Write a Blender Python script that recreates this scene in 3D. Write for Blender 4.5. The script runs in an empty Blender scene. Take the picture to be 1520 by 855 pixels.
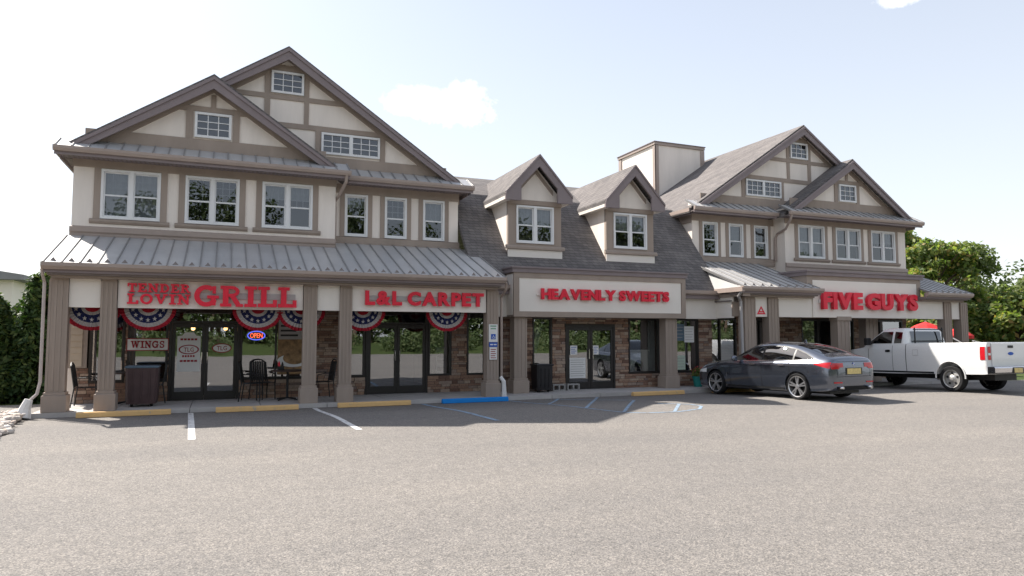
import bpy, bmesh, math, random
import numpy as np
from mathutils import Vector, Matrix
from mathutils.bvhtree import BVHTree
random.seed(7)
RNG = np.random.default_rng(11)
R = math.radians
sc = bpy.context.scene
COL = sc.collection

# ------------------------------------------------------------------ camera
cam = bpy.data.cameras.new('camera')
cam.lens = 36 * 1030 / 1520
cam.sensor_width = 36
cam.clip_start = 0.1
cam.clip_end = 3000
camo = bpy.data.objects.new('camera', cam)
COL.objects.link(camo)
camo.location = (0, 0, 1.72)
camo.rotation_euler = (R(90 + 3.92), 0, R(-22.62))
sc.camera = camo

# ------------------------------------------------------------------ sky + sun
SUN_EL = R(45.4)
SUN_AZ = math.atan2(-0.54, 0.842)          # from +Y towards +X (negative: towards -X, behind the roofs)
world = bpy.data.worlds.new('World')
sc.world = world
world.use_nodes = True
wt = world.node_tree
wt.nodes.clear()
def wn(t, **k):
    n = wt.nodes.new(t)
    for a, b in k.items():
        setattr(n, a, b)
    return n
sky = wn('ShaderNodeTexSky', sky_type='NISHITA', sun_disc=False, sun_elevation=SUN_EL, sun_rotation=SUN_AZ,
         altitude=50, air_density=1.0, dust_density=1.6, ozone_density=1.4)
bg = wn('ShaderNodeBackground')
bg.inputs['Strength'].default_value = 0.071
# thin scattered summer cloud: soft noise puffs over the whole sky, one of them in view above the roofs
tc = wn('ShaderNodeTexCoord')
cdir = Vector((0.263, 0.905, 0.333)).normalized()
def vmath(op, *ins):
    n = wn('ShaderNodeVectorMath', operation=op)
    for i, v in enumerate(ins):
        if hasattr(v, 'is_linked'):
            wt.links.new(v, n.inputs[i])
        else:
            n.inputs[i].default_value = v
    return n
def fmath(op, *ins, clamp=False):
    n = wn('ShaderNodeMath', operation=op, use_clamp=clamp)
    for i, v in enumerate(ins):
        if hasattr(v, 'is_linked'):
            wt.links.new(v, n.inputs[i])
        else:
            n.inputs[i].default_value = v
    return n.outputs[0]
puff = wn('ShaderNodeTexNoise')
puff.inputs['Scale'].default_value = 24
puff.inputs['Detail'].default_value = 7
puff.inputs['Roughness'].default_value = 0.66
wt.links.new(tc.outputs['Generated'], puff.inputs['Vector'])
def blob(d, sx, sz):
    d = Vector(d).normalized()
    right = d.cross(Vector((0, 0, 1))).normalized()
    up = right.cross(d)
    a = vmath('DOT_PRODUCT', tc.outputs['Generated'], tuple(right / sx)).outputs['Value']
    b = vmath('DOT_PRODUCT', tc.outputs['Generated'], tuple(up / sz)).outputs['Value']
    c = vmath('DOT_PRODUCT', tc.outputs['Generated'], tuple(d)).outputs['Value']
    r2 = fmath('ADD', fmath('MULTIPLY', a, a), fmath('MULTIPLY', b, b))
    g = fmath('SUBTRACT', 1.0, r2, clamp=True)
    return fmath('MULTIPLY', g, fmath('GREATER_THAN', c, 0.0))
CLOUDS = []
def cloud_from_pixel(px, py, sx, sz):
    a, p = R(22.62), R(3.92)
    Rt = Vector((math.cos(a), -math.sin(a), 0)); F0 = Vector((math.sin(a), math.cos(a), 0)); Z = Vector((0, 0, 1))
    F = F0 * math.cos(p) + Z * math.sin(p); U = -F0 * math.sin(p) + Z * math.cos(p)
    CLOUDS.append(((F + Rt * (px - 760) / 1030 + U * (427.5 - py) / 1030), sx, sz))
cloud_from_pixel(622, 152, 0.062, 0.034)
cloud_from_pixel(688, 156, 0.060, 0.042)
cloud_from_pixel(1340, -4, 0.045, 0.014)
CLOUDS += [((-0.8, -0.3, 0.4), 0.12, 0.06), ((0.3, -0.85, 0.45), 0.16, 0.07), ((-0.35, -0.9, 0.3), 0.1, 0.05), ((0.9, -0.2, 0.5), 0.14, 0.07)]
tot = None
for d, sx, sz in CLOUDS:
    g = blob(d, sx, sz)
    tot = g if tot is None else fmath('MAXIMUM', tot, g)
mask = fmath('ADD', fmath('MULTIPLY', tot, 1.15), fmath('MULTIPLY', fmath('SUBTRACT', puff.outputs['Fac'], 0.5), 2.6))
mask = fmath('MULTIPLY', fmath('SUBTRACT', mask, 0.46), 1.9, clamp=True)
mask = fmath('MULTIPLY', mask, fmath('GREATER_THAN', tot, 0.001))
mask = fmath('MULTIPLY', mask, 0.8)
mixc = wn('ShaderNodeMixRGB')
wt.links.new(mask, mixc.inputs['Fac'])
# summer haze whitens the low sky
hz = wn('ShaderNodeMixRGB', blend_type='MIX')
# haze is thick near the horizon and thins towards the zenith
sepz = wn('ShaderNodeSeparateXYZ')
wt.links.new(tc.outputs['Generated'], sepz.inputs[0])
el = fmath('MAXIMUM', sepz.outputs['Z'], 0.0)
wt.links.new(fmath('ADD', 0.28, fmath('MULTIPLY', 0.46, fmath('POWER', fmath('SUBTRACT', 1.0, el, clamp=True), 2.0))), hz.inputs['Fac'])
hz.inputs['Color2'].default_value = (6.95, 7.05, 7.2, 1)
wt.links.new(sky.outputs['Color'], hz.inputs['Color1'])
wt.links.new(hz.outputs['Color'], mixc.inputs['Color1'])
mixc.inputs['Color2'].default_value = (8.4, 8.3, 8.3, 1)
wt.links.new(mixc.outputs['Color'], bg.inputs['Color'])
wo = wn('ShaderNodeOutputWorld')
wt.links.new(bg.outputs[0], wo.inputs['Surface'])

sun = bpy.data.lights.new('sun', 'SUN')
sun.energy = 3.95
sun.angle = R(0.6)
sun.color = (1.0, 0.94, 0.86)
suno = bpy.data.objects.new('sun', sun)
COL.objects.link(suno)
sdir = Vector((math.sin(SUN_AZ) * math.cos(SUN_EL), math.cos(SUN_AZ) * math.cos(SUN_EL), math.sin(SUN_EL)))
suno.rotation_euler = sdir.to_track_quat('Z', 'Y').to_euler()
suno.location = (-20, 30, 40)

vs = sc.view_settings
vs.view_transform = 'Standard'
vs.look = 'None'
vs.gamma = 1
vs.use_curve_mapping = False
vs.exposure = 1.32
sc.cycles.max_bounces = 8
sc.cycles.transparent_max_bounces = 12

# ------------------------------------------------------------------ materials
def _nt(name):
    m = bpy.data.materials.new(name)
    m.use_nodes = True
    nt = m.node_tree
    b = nt.nodes['Principled BSDF']
    return m, nt, b
def S(b, **k):
    for a, v in k.items():
        n = a.replace('_', ' ')
        if n in b.inputs:
            b.inputs[n].default_value = v
def rgb(c):
    return (c[0], c[1], c[2], 1)
def noise(nt, scale, detail=4, rough=0.6, vec=None, dim='3D'):
    n = nt.nodes.new('ShaderNodeTexNoise')
    n.inputs['Scale'].default_value = scale
    n.inputs['Detail'].default_value = detail
    n.inputs['Roughness'].default_value = rough
    if vec is not None:
        nt.links.new(vec, n.inputs['Vector'])
    return n
def ramp(nt, src, stops):
    r = nt.nodes.new('ShaderNodeValToRGB')
    e = r.color_ramp.elements
    while len(e) < len(stops):
        e.new(0.5)
    for i, (p, c) in enumerate(stops):
        e[i].position = p
        e[i].color = rgb(c)
    nt.links.new(src, r.inputs['Fac'])
    return r
def coords(nt, kind='Object', scale=(1, 1, 1)):
    t = nt.nodes.new('ShaderNodeTexCoord')
    mp = nt.nodes.new('ShaderNodeMapping')
    mp.inputs['Scale'].default_value = scale
    nt.links.new(t.outputs[kind], mp.inputs['Vector'])
    return mp.outputs[0]
def geo_pos(nt, scale=(1, 1, 1)):
    g = nt.nodes.new('ShaderNodeNewGeometry')
    mp = nt.nodes.new('ShaderNodeMapping')
    mp.inputs['Scale'].default_value = scale
    nt.links.new(g.outputs['Position'], mp.inputs['Vector'])
    return mp.outputs[0]
def bump(nt, b, src, strength, dist=0.01):
    bp = nt.nodes.new('ShaderNodeBump')
    bp.inputs['Strength'].default_value = strength
    bp.inputs['Distance'].default_value = dist
    nt.links.new(src, bp.inputs['Height'])
    nt.links.new(bp.outputs[0], b.inputs['Normal'])
def var(c, f):
    return tuple(min(1, x * f) for x in c)
def paint(name, c, rough=0.6, amt=0.12, scale=1.3, bmp=0.0, bscale=60, spec=0.4, metallic=0.0, streak=False):
    m, nt, b = _nt(name)
    v = geo_pos(nt, (1, 1, 0.16) if streak else (1, 1, 1))
    n = noise(nt, scale, 6, 0.65, v)
    r = ramp(nt, n.outputs['Fac'], [(0.3, var(c, 1 - amt)), (0.7, var(c, 1 + amt))])
    nt.links.new(r.outputs[0], b.inputs['Base Color'])
    S(b, Roughness=rough, Metallic=metallic, Specular_IOR_Level=spec)
    if bmp:
        n2 = noise(nt, bscale, 3, 0.6, geo_pos(nt))
        bump(nt, b, n2.outputs['Fac'], bmp, 0.004)
    return m
M = {}
M['stucco'] = paint('cream_stucco', (0.83, 0.755, 0.685), 0.9, 0.09, 1.5, 0.35, 110, 0.2, streak=True)
M['panel'] = paint('cream_sign_panel', (0.82, 0.765, 0.70), 0.75, 0.04, 0.8, 0.1, 90, 0.3)
M['trim'] = paint('taupe_trim', (0.345, 0.28, 0.235), 0.7, 0.10, 2.0, 0.12, 60, 0.3, streak=True)
M['fascia'] = paint('mauve_brown_fascia', (0.245, 0.202, 0.205), 0.6, 0.08, 1.5, 0, 60, 0.35)
M['gutter'] = paint('taupe_gutter', (0.37, 0.295, 0.255), 0.45, 0.07, 1.5, 0, 60, 0.5)
M['soffit'] = paint('soffit_vinyl', (0.22, 0.185, 0.175), 0.7, 0.05, 3)
M['white'] = paint('white_vinyl_frame', (0.78, 0.78, 0.78), 0.45, 0.03, 2)
M['whitemetal'] = paint('white_pipe', (0.72, 0.70, 0.68), 0.5, 0.08, 6)
M['frame'] = paint('dark_bronze_frame', (0.022, 0.018, 0.017), 0.4, 0.15, 5, 0, 60, 0.5)
M['black'] = paint('black_metal', (0.015, 0.015, 0.016), 0.45, 0.2, 8)
M['rubber'] = paint('tyre_rubber', (0.018, 0.018, 0.019), 0.85, 0.2, 14, 0.2, 120, 0.25)
M['alloy'] = paint('alloy_rim', (0.62, 0.62, 0.63), 0.28, 0.05, 6, 0, 60, 0.5, 0.85)
M['steelrim'] = paint('painted_steel_rim', (0.50, 0.49, 0.47), 0.4, 0.1, 9, 0, 60, 0.5, 0.6)
M['chrome'] = paint('chrome', (0.7, 0.7, 0.72), 0.15, 0.03, 6, 0, 60, 0.5, 1.0)
M['red'] = paint('sign_red', (0.78, 0.014, 0.045), 0.4, 0.10, 3, 0, 60, 0.45)
M['darkred'] = paint('cloth_red', (0.33, 0.016, 0.03), 0.85, 0.15, 9, 0.2, 160, 0.2)
M['clothwhite'] = paint('cloth_white', (0.40, 0.37, 0.36), 0.9, 0.08, 9, 0.2, 160, 0.2)
M['clothblue'] = paint('cloth_navy', (0.02, 0.025, 0.085), 0.9, 0.15, 9, 0.2, 160, 0.2)
M['raceway'] = paint('grey_raceway', (0.40, 0.38, 0.37), 0.5, 0.06, 3)
M['yellow'] = paint('yellow_curb_paint', (0.72, 0.46, 0.20), 0.75, 0.18, 7, 0.3, 60, 0.3)
M['bluepaint'] = paint('blue_curb_paint', (0.015, 0.22, 0.62), 0.6, 0.12, 7, 0.3, 60, 0.3)
M['concrete'] = paint('concrete_walk', (0.44, 0.415, 0.395), 0.9, 0.13, 1.6, 0.3, 70, 0.25)
M['cblock'] = paint('concrete_block', (0.33, 0.32, 0.31), 0.95, 0.1, 9, 0.4, 80, 0.2)
M['binbrown'] = paint('brown_bin', (0.075, 0.045, 0.045), 0.6, 0.12, 5, 0.1, 60, 0.35)
M['binlid'] = paint('blue_grey_lid', (0.10, 0.15, 0.20), 0.5, 0.1, 5)
M['binblack'] = paint('black_bin', (0.02, 0.018, 0.02), 0.5, 0.1, 5)
M['pot'] = paint('teal_pot', (0.02, 0.22, 0.20), 0.4, 0.1, 5)
M['soil'] = paint('soil', (0.03, 0.02, 0.014), 0.95, 0.3, 20, 0.5, 60)
M['bark'] = paint('bark', (0.11, 0.08, 0.06), 0.95, 0.3, 9, 0.8, 25, 0.2)
M['siding'] = paint('tan_lap_siding', (0.52, 0.43, 0.33), 0.7, 0.05, 2)
M['umbrella'] = paint('red_canvas', (0.60, 0.04, 0.04), 0.85, 0.08, 6, 0.1, 160, 0.2)
M['wood'] = paint('dark_table_top', (0.05, 0.03, 0.024), 0.45, 0.2, 6)
M['interior'] = paint('interior_tan_wall', (0.30, 0.24, 0.18), 0.9, 0.1, 1.5)
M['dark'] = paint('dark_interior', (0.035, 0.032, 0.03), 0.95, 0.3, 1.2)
M['curtain'] = paint('pale_curtain', (0.46, 0.46, 0.45), 0.9, 0.1, 5)
M['paper'] = paint('white_paper', (0.75, 0.74, 0.72), 0.8, 0.03, 6)
M['greenpaper'] = paint('pale_green_paper', (0.52, 0.62, 0.50), 0.8, 0.04, 6)
M['signred'] = paint('printed_red', (0.30, 0.02, 0.03), 0.6, 0.1, 6)
M['signblue'] = paint('printed_blue', (0.02, 0.10, 0.45), 0.5, 0.05, 6)
M['signgreen'] = paint('printed_green', (0.03, 0.25, 0.12), 0.6, 0.05, 6)
M['truckwhite'] = paint('white_truck_paint', (0.74, 0.74, 0.73), 0.3, 0.02, 1, 0, 60, 0.5)
M['plate'] = paint('pale_yellow_plate', (0.70, 0.55, 0.22), 0.5, 0.2, 12)
M['redlens'] = paint('red_lens', (0.50, 0.012, 0.02), 0.15, 0.1, 4, 0, 60, 0.6)
M['whitelens'] = paint('white_lens', (0.75, 0.75, 0.75), 0.15, 0.05, 4, 0, 60, 0.6)
M['lot_white'] = paint('white_lot_paint', (0.74, 0.73, 0.71), 0.8, 0.08, 9, 0.2, 120, 0.25)
M['stair_blue'] = paint('faded_blue_lot_paint', (0.27, 0.37, 0.48), 0.8, 0.16, 9, 0.2, 120, 0.25)
M['pizza'] = paint('printed_food_panel', (0.28, 0.17, 0.08), 0.6, 0.6, 7)
M['roofgrey'] = paint('far_roof', (0.25, 0.25, 0.26), 0.8, 0.1, 2)

def glossy_car(name, c, metallic, rough=0.28):
    m, nt, b = _nt(name)
    S(b, Base_Color=rgb(c), Metallic=metallic, Roughness=rough, Coat_Weight=1.0, Coat_Roughness=0.04)
    n = noise(nt, 400, 2, 0.5, coords(nt))
    r = ramp(nt, n.outputs['Fac'], [(0.3, var(c, 0.85)), (0.7, var(c, 1.15))])
    nt.links.new(r.outputs[0], b.inputs['Base Color'])
    return m
M['carpaint'] = glossy_car('graphite_metallic_paint', (0.135, 0.152, 0.19), 0.85, 0.22)
M['truckwhite'] = glossy_car('white_truck_paint', (0.74, 0.74, 0.73), 0.0, 0.35)

def glassmat(name, tint, refl, rough=0.0):
    m = bpy.data.materials.new(name)
    m.use_nodes = True
    nt = m.node_tree
    nt.nodes.clear()
    o = nt.nodes.new('ShaderNodeOutputMaterial')
    mx = nt.nodes.new('ShaderNodeMixShader')
    t = nt.nodes.new('ShaderNodeBsdfTransparent')
    t.inputs[0].default_value = rgb(tint)
    g = nt.nodes.new('ShaderNodeBsdfGlossy')
    g.inputs['Roughness'].default_value = rough
    g.inputs['Color'].default_value = (0.92, 0.95, 1, 1)
    lw = nt.nodes.new('ShaderNodeLayerWeight')
    lw.inputs['Blend'].default_value = 0.5
    fr = nt.nodes.new('ShaderNodeMath')
    fr.operation = 'POWER'
    fr.inputs[1].default_value = 4.0
    nt.links.new(lw.outputs['Facing'], fr.inputs[0])
    ad = nt.nodes.new('ShaderNodeMath')
    ad.operation = 'ADD'
    ad.use_clamp = True
    ad.inputs[1].default_value = refl
    # float glass is never quite flat
    n = noise(nt, 0.9, 2, 0.5, geo_pos(nt))
    bp = nt.nodes.new('ShaderNodeBump')
    bp.inputs['Strength'].default_value = 0.02
    bp.inputs['Distance'].default_value = 0.05
    nt.links.new(n.outputs['Fac'], bp.inputs['Height'])
    nt.links.new(bp.outputs[0], g.inputs['Normal'])
    nt.links.new(fr.outputs[0], ad.inputs[0])
    nt.links.new(ad.outputs[0], mx.inputs[0])
    nt.links.new(t.outputs[0], mx.inputs[1])
    nt.links.new(g.outputs[0], mx.inputs[2])
    nt.links.new(mx.outputs[0], o.inputs['Surface'])
    return m
M['leader'] = paint('taupe_pink_leader', (0.50, 0.43, 0.40), 0.5, 0.08, 6)
M['glass'] = glassmat('storefront_glass', (0.62, 0.66, 0.66), 0.31)
M['glassup'] = glassmat('upper_window_glass', (0.50, 0.53, 0.55), 0.10)
M['carglass'] = glassmat('tinted_car_glass', (0.03, 0.032, 0.032), 0.13)

def emit(name, c, s):
    m = bpy.data.materials.new(name)
    m.use_nodes = True
    b = m.node_tree.nodes['Principled BSDF']
    S(b, Base_Color=rgb(c), Emission_Color=rgb(c), Emission_Strength=s)
    return m
M['bulb'] = emit('warm_bulb', (1.0, 0.55, 0.2), 2.5)
M['neonred'] = emit('neon_red', (1.0, 0.12, 0.05), 0.8)
M['neonblue'] = emit('neon_blue', (0.12, 0.16, 0.9), 0.45)

def asphalt():
    m, nt, b = _nt('worn_asphalt')
    v = geo_pos(nt)
    fine = noise(nt, 55, 3, 0.75, v)
    mid = noise(nt, 9, 5, 0.7, v)
    big = noise(nt, 0.30, 6, 0.62, geo_pos(nt, (0.45, 1.3, 1)))
    vor = nt.nodes.new('ShaderNodeTexVoronoi')
    vor.inputs['Scale'].default_value = 95
    nt.links.new(v, vor.inputs['Vector'])
    c1 = ramp(nt, fine.outputs['Fac'], [(0.25, (0.13, 0.123, 0.116)), (0.5, (0.19, 0.178, 0.167)), (0.78, (0.275, 0.255, 0.235))])
    c2 = ramp(nt, vor.outputs['Color'], [(0.0, (0.50, 0.50, 0.51)), (0.45, (0.93, 0.93, 0.93)), (1.0, (1.62, 1.56, 1.47))])
    mu = nt.nodes.new('ShaderNodeMixRGB'); mu.blend_type = 'MULTIPLY'; mu.inputs[0].default_value = 1
    nt.links.new(c1.outputs[0], mu.inputs[1]); nt.links.new(c2.outputs[0], mu.inputs[2])
    c3 = ramp(nt, big.outputs['Fac'], [(0.3, (0.85, 0.86, 0.88)), (0.7, (1.10, 1.09, 1.07))])
    mu2 = nt.nodes.new('ShaderNodeMixRGB'); mu2.blend_type = 'MULTIPLY'; mu2.inputs[0].default_value = 1
    nt.links.new(mu.outputs[0], mu2.inputs[1]); nt.links.new(c3.outputs[0], mu2.inputs[2])
    c4 = ramp(nt, mid.outputs['Fac'], [(0.3, (0.88, 0.88, 0.88)), (0.7, (1.1, 1.1, 1.1))])
    mu3 = nt.nodes.new('ShaderNodeMixRGB'); mu3.blend_type = 'MULTIPLY'; mu3.inputs[0].default_value = 1
    nt.links.new(mu2.outputs[0], mu3.inputs[1]); nt.links.new(c4.outputs[0], mu3.inputs[2])
    nt.links.new(mu3.outputs[0], b.inputs['Base Color'])
    S(b, Roughness=0.92, Specular_IOR_Level=0.25)
    bump(nt, b, vor.outputs['Distance'], 0.35, 0.006)
    return m
M['asphalt'] = asphalt()

def grassmat():
    m, nt, b = _nt('mown_grass')
    v = geo_pos(nt)
    n = noise(nt, 1.2, 8, 0.75, v)
    r = ramp(nt, n.outputs['Fac'], [(0.3, (0.035, 0.055, 0.018)), (0.55, (0.06, 0.085, 0.026)), (0.75, (0.11, 0.11, 0.05))])
    nt.links.new(r.outputs[0], b.inputs['Base Color'])
    S(b, Roughness=0.95, Specular_IOR_Level=0.15)
    n2 = noise(nt, 40, 3, 0.7, v)
    bump(nt, b, n2.outputs['Fac'], 0.6, 0.03)
    return m
M['grass'] = grassmat()
def worn(name, c, under, scale=11, lo=0.37, hi=0.47):
    m, nt, b = _nt(name)
    n = noise(nt, scale, 9, 0.72, geo_pos(nt))
    r = ramp(nt, n.outputs['Fac'], [(lo, under), (hi, var(c, .93)), (0.8, var(c, 1.06))])
    nt.links.new(r.outputs[0], b.inputs['Base Color'])
    S(b, Roughness=0.85, Specular_IOR_Level=0.25)
    bump(nt, b, n.outputs['Fac'], 0.25, 0.004)
    return m
M['lot_white'] = worn('worn_white_lot_paint', (0.72, 0.71, 0.69), (0.20, 0.185, 0.18))
M['stair_blue'] = worn('worn_blue_lot_paint', (0.27, 0.37, 0.48), (0.19, 0.18, 0.175), 9, 0.36, 0.52)
M['yellow'] = worn('chipped_yellow_paint', (0.72, 0.46, 0.20), (0.40, 0.35, 0.29), 6, 0.34, 0.42)
M['bluepaint'] = worn('chipped_blue_paint', (0.015, 0.22, 0.62), (0.25, 0.30, 0.36), 6, 0.30, 0.37)


def shingle(name, dark, mid, light, hstep=0.095):
    m, nt, b = _nt(name)
    gp = nt.nodes.new('ShaderNodeNewGeometry')
    sp = nt.nodes.new('ShaderNodeSeparateXYZ')
    nt.links.new(gp.outputs['Position'], sp.inputs[0])
    ad = nt.nodes.new('ShaderNodeMath'); ad.operation = 'ADD'
    nt.links.new(sp.outputs[0], ad.inputs[0]); nt.links.new(sp.outputs[1], ad.inputs[1])
    tcn = nt.nodes.new('ShaderNodeCombineXYZ')
    nt.links.new(ad.outputs[0], tcn.inputs[0]); nt.links.new(sp.outputs[2], tcn.inputs[1])
    br = nt.nodes.new('ShaderNodeTexBrick')
    br.inputs['Scale'].default_value = 1.0
    br.inputs['Brick Width'].default_value = 0.19
    br.inputs['Row Height'].default_value = hstep
    br.inputs['Mortar Size'].default_value = 0.006
    br.inputs['Mortar Smooth'].default_value = 0.3
    br.inputs['Color1'].default_value = rgb(dark)
    br.inputs['Color2'].default_value = rgb(light)
    br.inputs['Mortar'].default_value = rgb(var(dark, 0.45))
    br.inputs['Bias'].default_value = 0.0
    br.offset = 0.37
    nt.links.new(tcn.outputs['Vector'], br.inputs['Vector'])
    n = noise(nt, 90, 3, 0.7, tcn.outputs['Vector'])
    r = ramp(nt, n.outputs['Fac'], [(0.25, (0.7, 0.7, 0.7)), (0.75, (1.3, 1.28, 1.25))])
    n3 = noise(nt, 1.2, 4, 0.6, tcn.outputs['Vector'])
    r3 = ramp(nt, n3.outputs['Fac'], [(0.3, (0.85, 0.85, 0.85)), (0.7, (1.13, 1.13, 1.13))])
    mu = nt.nodes.new('ShaderNodeMixRGB'); mu.blend_type = 'MULTIPLY'; mu.inputs[0].default_value = 1
    nt.links.new(br.outputs['Color'], mu.inputs[1]); nt.links.new(r.outputs[0], mu.inputs[2])
    mu2 = nt.nodes.new('ShaderNodeMixRGB'); mu2.blend_type = 'MULTIPLY'; mu2.inputs[0].default_value = 1
    nt.links.new(mu.outputs[0], mu2.inputs[1]); nt.links.new(r3.outputs[0], mu2.inputs[2])
    nt.links.new(mu2.outputs[0], b.inputs['Base Color'])
    S(b, Roughness=0.95, Specular_IOR_Level=0.15)
    inv = nt.nodes.new('ShaderNodeMath'); inv.operation = 'SUBTRACT'; inv.inputs[0].default_value = 1
    nt.links.new(br.outputs['Fac'], inv.inputs[1])
    bump(nt, b, inv.outputs[0], 0.5, 0.01)
    return m
M['shingle'] = shingle('weathered_shingle', (0.15, 0.14, 0.14), (0.16, 0.15, 0.15), (0.21, 0.193, 0.187))

def metalroof():
    m, nt, b = _nt('grey_standing_seam')
    v = geo_pos(nt)
    oi = nt.nodes.new('ShaderNodeObjectInfo')
    n = noise(nt, 1.4, 4, 0.6, v)
    r = ramp(nt, n.outputs['Fac'], [(0.3, (0.47, 0.462, 0.455)), (0.7, (0.56, 0.55, 0.54))])
    r2 = ramp(nt, oi.outputs['Random'], [(0, (0.93, 0.93, 0.94)), (1, (1.06, 1.06, 1.05))])
    mu = nt.nodes.new('ShaderNodeMixRGB'); mu.blend_type = 'MULTIPLY'; mu.inputs[0].default_value = 1
    nt.links.new(r.outputs[0], mu.inputs[1]); nt.links.new(r2.outputs[0], mu.inputs[2])
    nt.links.new(mu.outputs[0], b.inputs['Base Color'])
    S(b, Roughness=0.42, Metallic=0.25, Specular_IOR_Level=0.5)
    bump(nt, b, noise(nt, 2.2, 2, 0.5, v).outputs['Fac'], 0.06, 0.03)
    return m
M['metal'] = metalroof()
M['seam'] = paint('seam_rib', (0.27, 0.262, 0.258), 0.5, 0.06, 3, 0, 60, 0.5, 0.2)
M['guard'] = paint('snow_guard_metal', (0.21, 0.18, 0.165), 0.5, 0.1, 6, 0, 60, 0.5, 0.2)

def islandmat(name, stops, rough=0.9, grain=25, bmp=0.5):
    m, nt, b = _nt(name)
    g = nt.nodes.new('ShaderNodeNewGeometry')
    r = ramp(nt, g.outputs['Random Per Island'], stops)
    n = noise(nt, grain, 5, 0.7, geo_pos(nt))
    r2 = ramp(nt, n.outputs['Fac'], [(0.25, (0.68, 0.68, 0.68)), (0.75, (1.3, 1.3, 1.3))])
    mu = nt.nodes.new('ShaderNodeMixRGB'); mu.blend_type = 'MULTIPLY'; mu.inputs[0].default_value = 1
    nt.links.new(r.outputs[0], mu.inputs[1]); nt.links.new(r2.outputs[0], mu.inputs[2])
    nt.links.new(mu.outputs[0], b.inputs['Base Color'])
    S(b, Roughness=rough, Specular_IOR_Level=0.2)
    if bmp:
        bump(nt, b, n.outputs['Fac'], bmp, 0.01)
    return m
M['stone'] = islandmat('ledgestone', [(0.0, (0.15, 0.09, 0.07)), (0.25, (0.27, 0.165, 0.12)), (0.5, (0.34, 0.22, 0.155)),
                                      (0.75, (0.42, 0.32, 0.25)), (1.0, (0.22, 0.165, 0.145))])
M['mortar'] = paint('mortar_backing', (0.09, 0.075, 0.065), 0.95, 0.2, 12)
def rockmat():
    m, nt, b = _nt('river_rock')
    oi = nt.nodes.new('ShaderNodeObjectInfo')
    r = ramp(nt, oi.outputs['Random'], [(0, (0.42, 0.37, 0.33)), (0.4, (0.58, 0.53, 0.48)), (0.8, (0.50, 0.40, 0.33)), (1, (0.66, 0.63, 0.60))])
    n = noise(nt, 14, 5, 0.7, geo_pos(nt))
    r2 = ramp(nt, n.outputs['Fac'], [(0.25, (0.75, 0.75, 0.75)), (0.75, (1.2, 1.2, 1.2))])
    mu = nt.nodes.new('ShaderNodeMixRGB'); mu.blend_type = 'MULTIPLY'; mu.inputs[0].default_value = 1
    nt.links.new(r.outputs[0], mu.inputs[1]); nt.links.new(r2.outputs[0], mu.inputs[2])
    nt.links.new(mu.outputs[0], b.inputs['Base Color'])
    S(b, Roughness=0.9)
    return m
M['rock'] = rockmat()
def leafmat(name, stops, trans=0.35):
    m = bpy.data.materials.new(name)
    m.use_nodes = True
    nt = m.node_tree
    b = nt.nodes['Principled BSDF']
    o = nt.nodes['Material Output']
    g = nt.nodes.new('ShaderNodeNewGeometry')
    r = ramp(nt, g.outputs['Random Per Island'], stops)
    nt.links.new(r.outputs[0], b.inputs['Base Color'])
    S(b, Roughness=0.6, Specular_IOR_Level=0.3)
    t = nt.nodes.new('ShaderNodeBsdfTranslucent')
    br = nt.nodes.new('ShaderNodeMixRGB'); br.blend_type = 'MULTIPLY'; br.inputs[0].default_value = 1
    br.inputs[2].default_value = (1.5, 1.7, 0.7, 1)
    nt.links.new(r.outputs[0], br.inputs[1])
    nt.links.new(br.outputs[0], t.inputs[0])
    mx = nt.nodes.new('ShaderNodeMixShader')
    mx.inputs[0].default_value = trans
    nt.links.new(b.outputs[0], mx.inputs[1]); nt.links.new(t.outputs[0], mx.inputs[2])
    nt.links.new(mx.outputs[0], o.inputs['Surface'])
    return m
M['leaf_oak'] = leafmat('broad_leaf', [(0, (0.07, 0.115, 0.035)), (0.5, (0.135, 0.18, 0.055)), (0.85, (0.25, 0.27, 0.09)), (1, (0.34, 0.22, 0.09))], 0.45)
M['leaf_soft'] = leafmat('pale_leaf', [(0, (0.10, 0.135, 0.055)), (0.5, (0.15, 0.19, 0.08)), (1, (0.22, 0.24, 0.115))], 0.42)
M['leaf_far'] = leafmat('far_leaf', [(0, (0.05, 0.08, 0.028)), (0.5, (0.075, 0.11, 0.04)), (1, (0.12, 0.14, 0.06))], 0.2)
M['leaf_thuja'] = leafmat('arborvitae', [(0, (0.022, 0.048, 0.016)), (0.6, (0.045, 0.085, 0.026)), (1, (0.11, 0.14, 0.04))], 0.28)
M['flower'] = leafmat('pink_flower', [(0, (0.4, 0.05, 0.08)), (1, (0.55, 0.12, 0.12))], 0.2)

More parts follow.
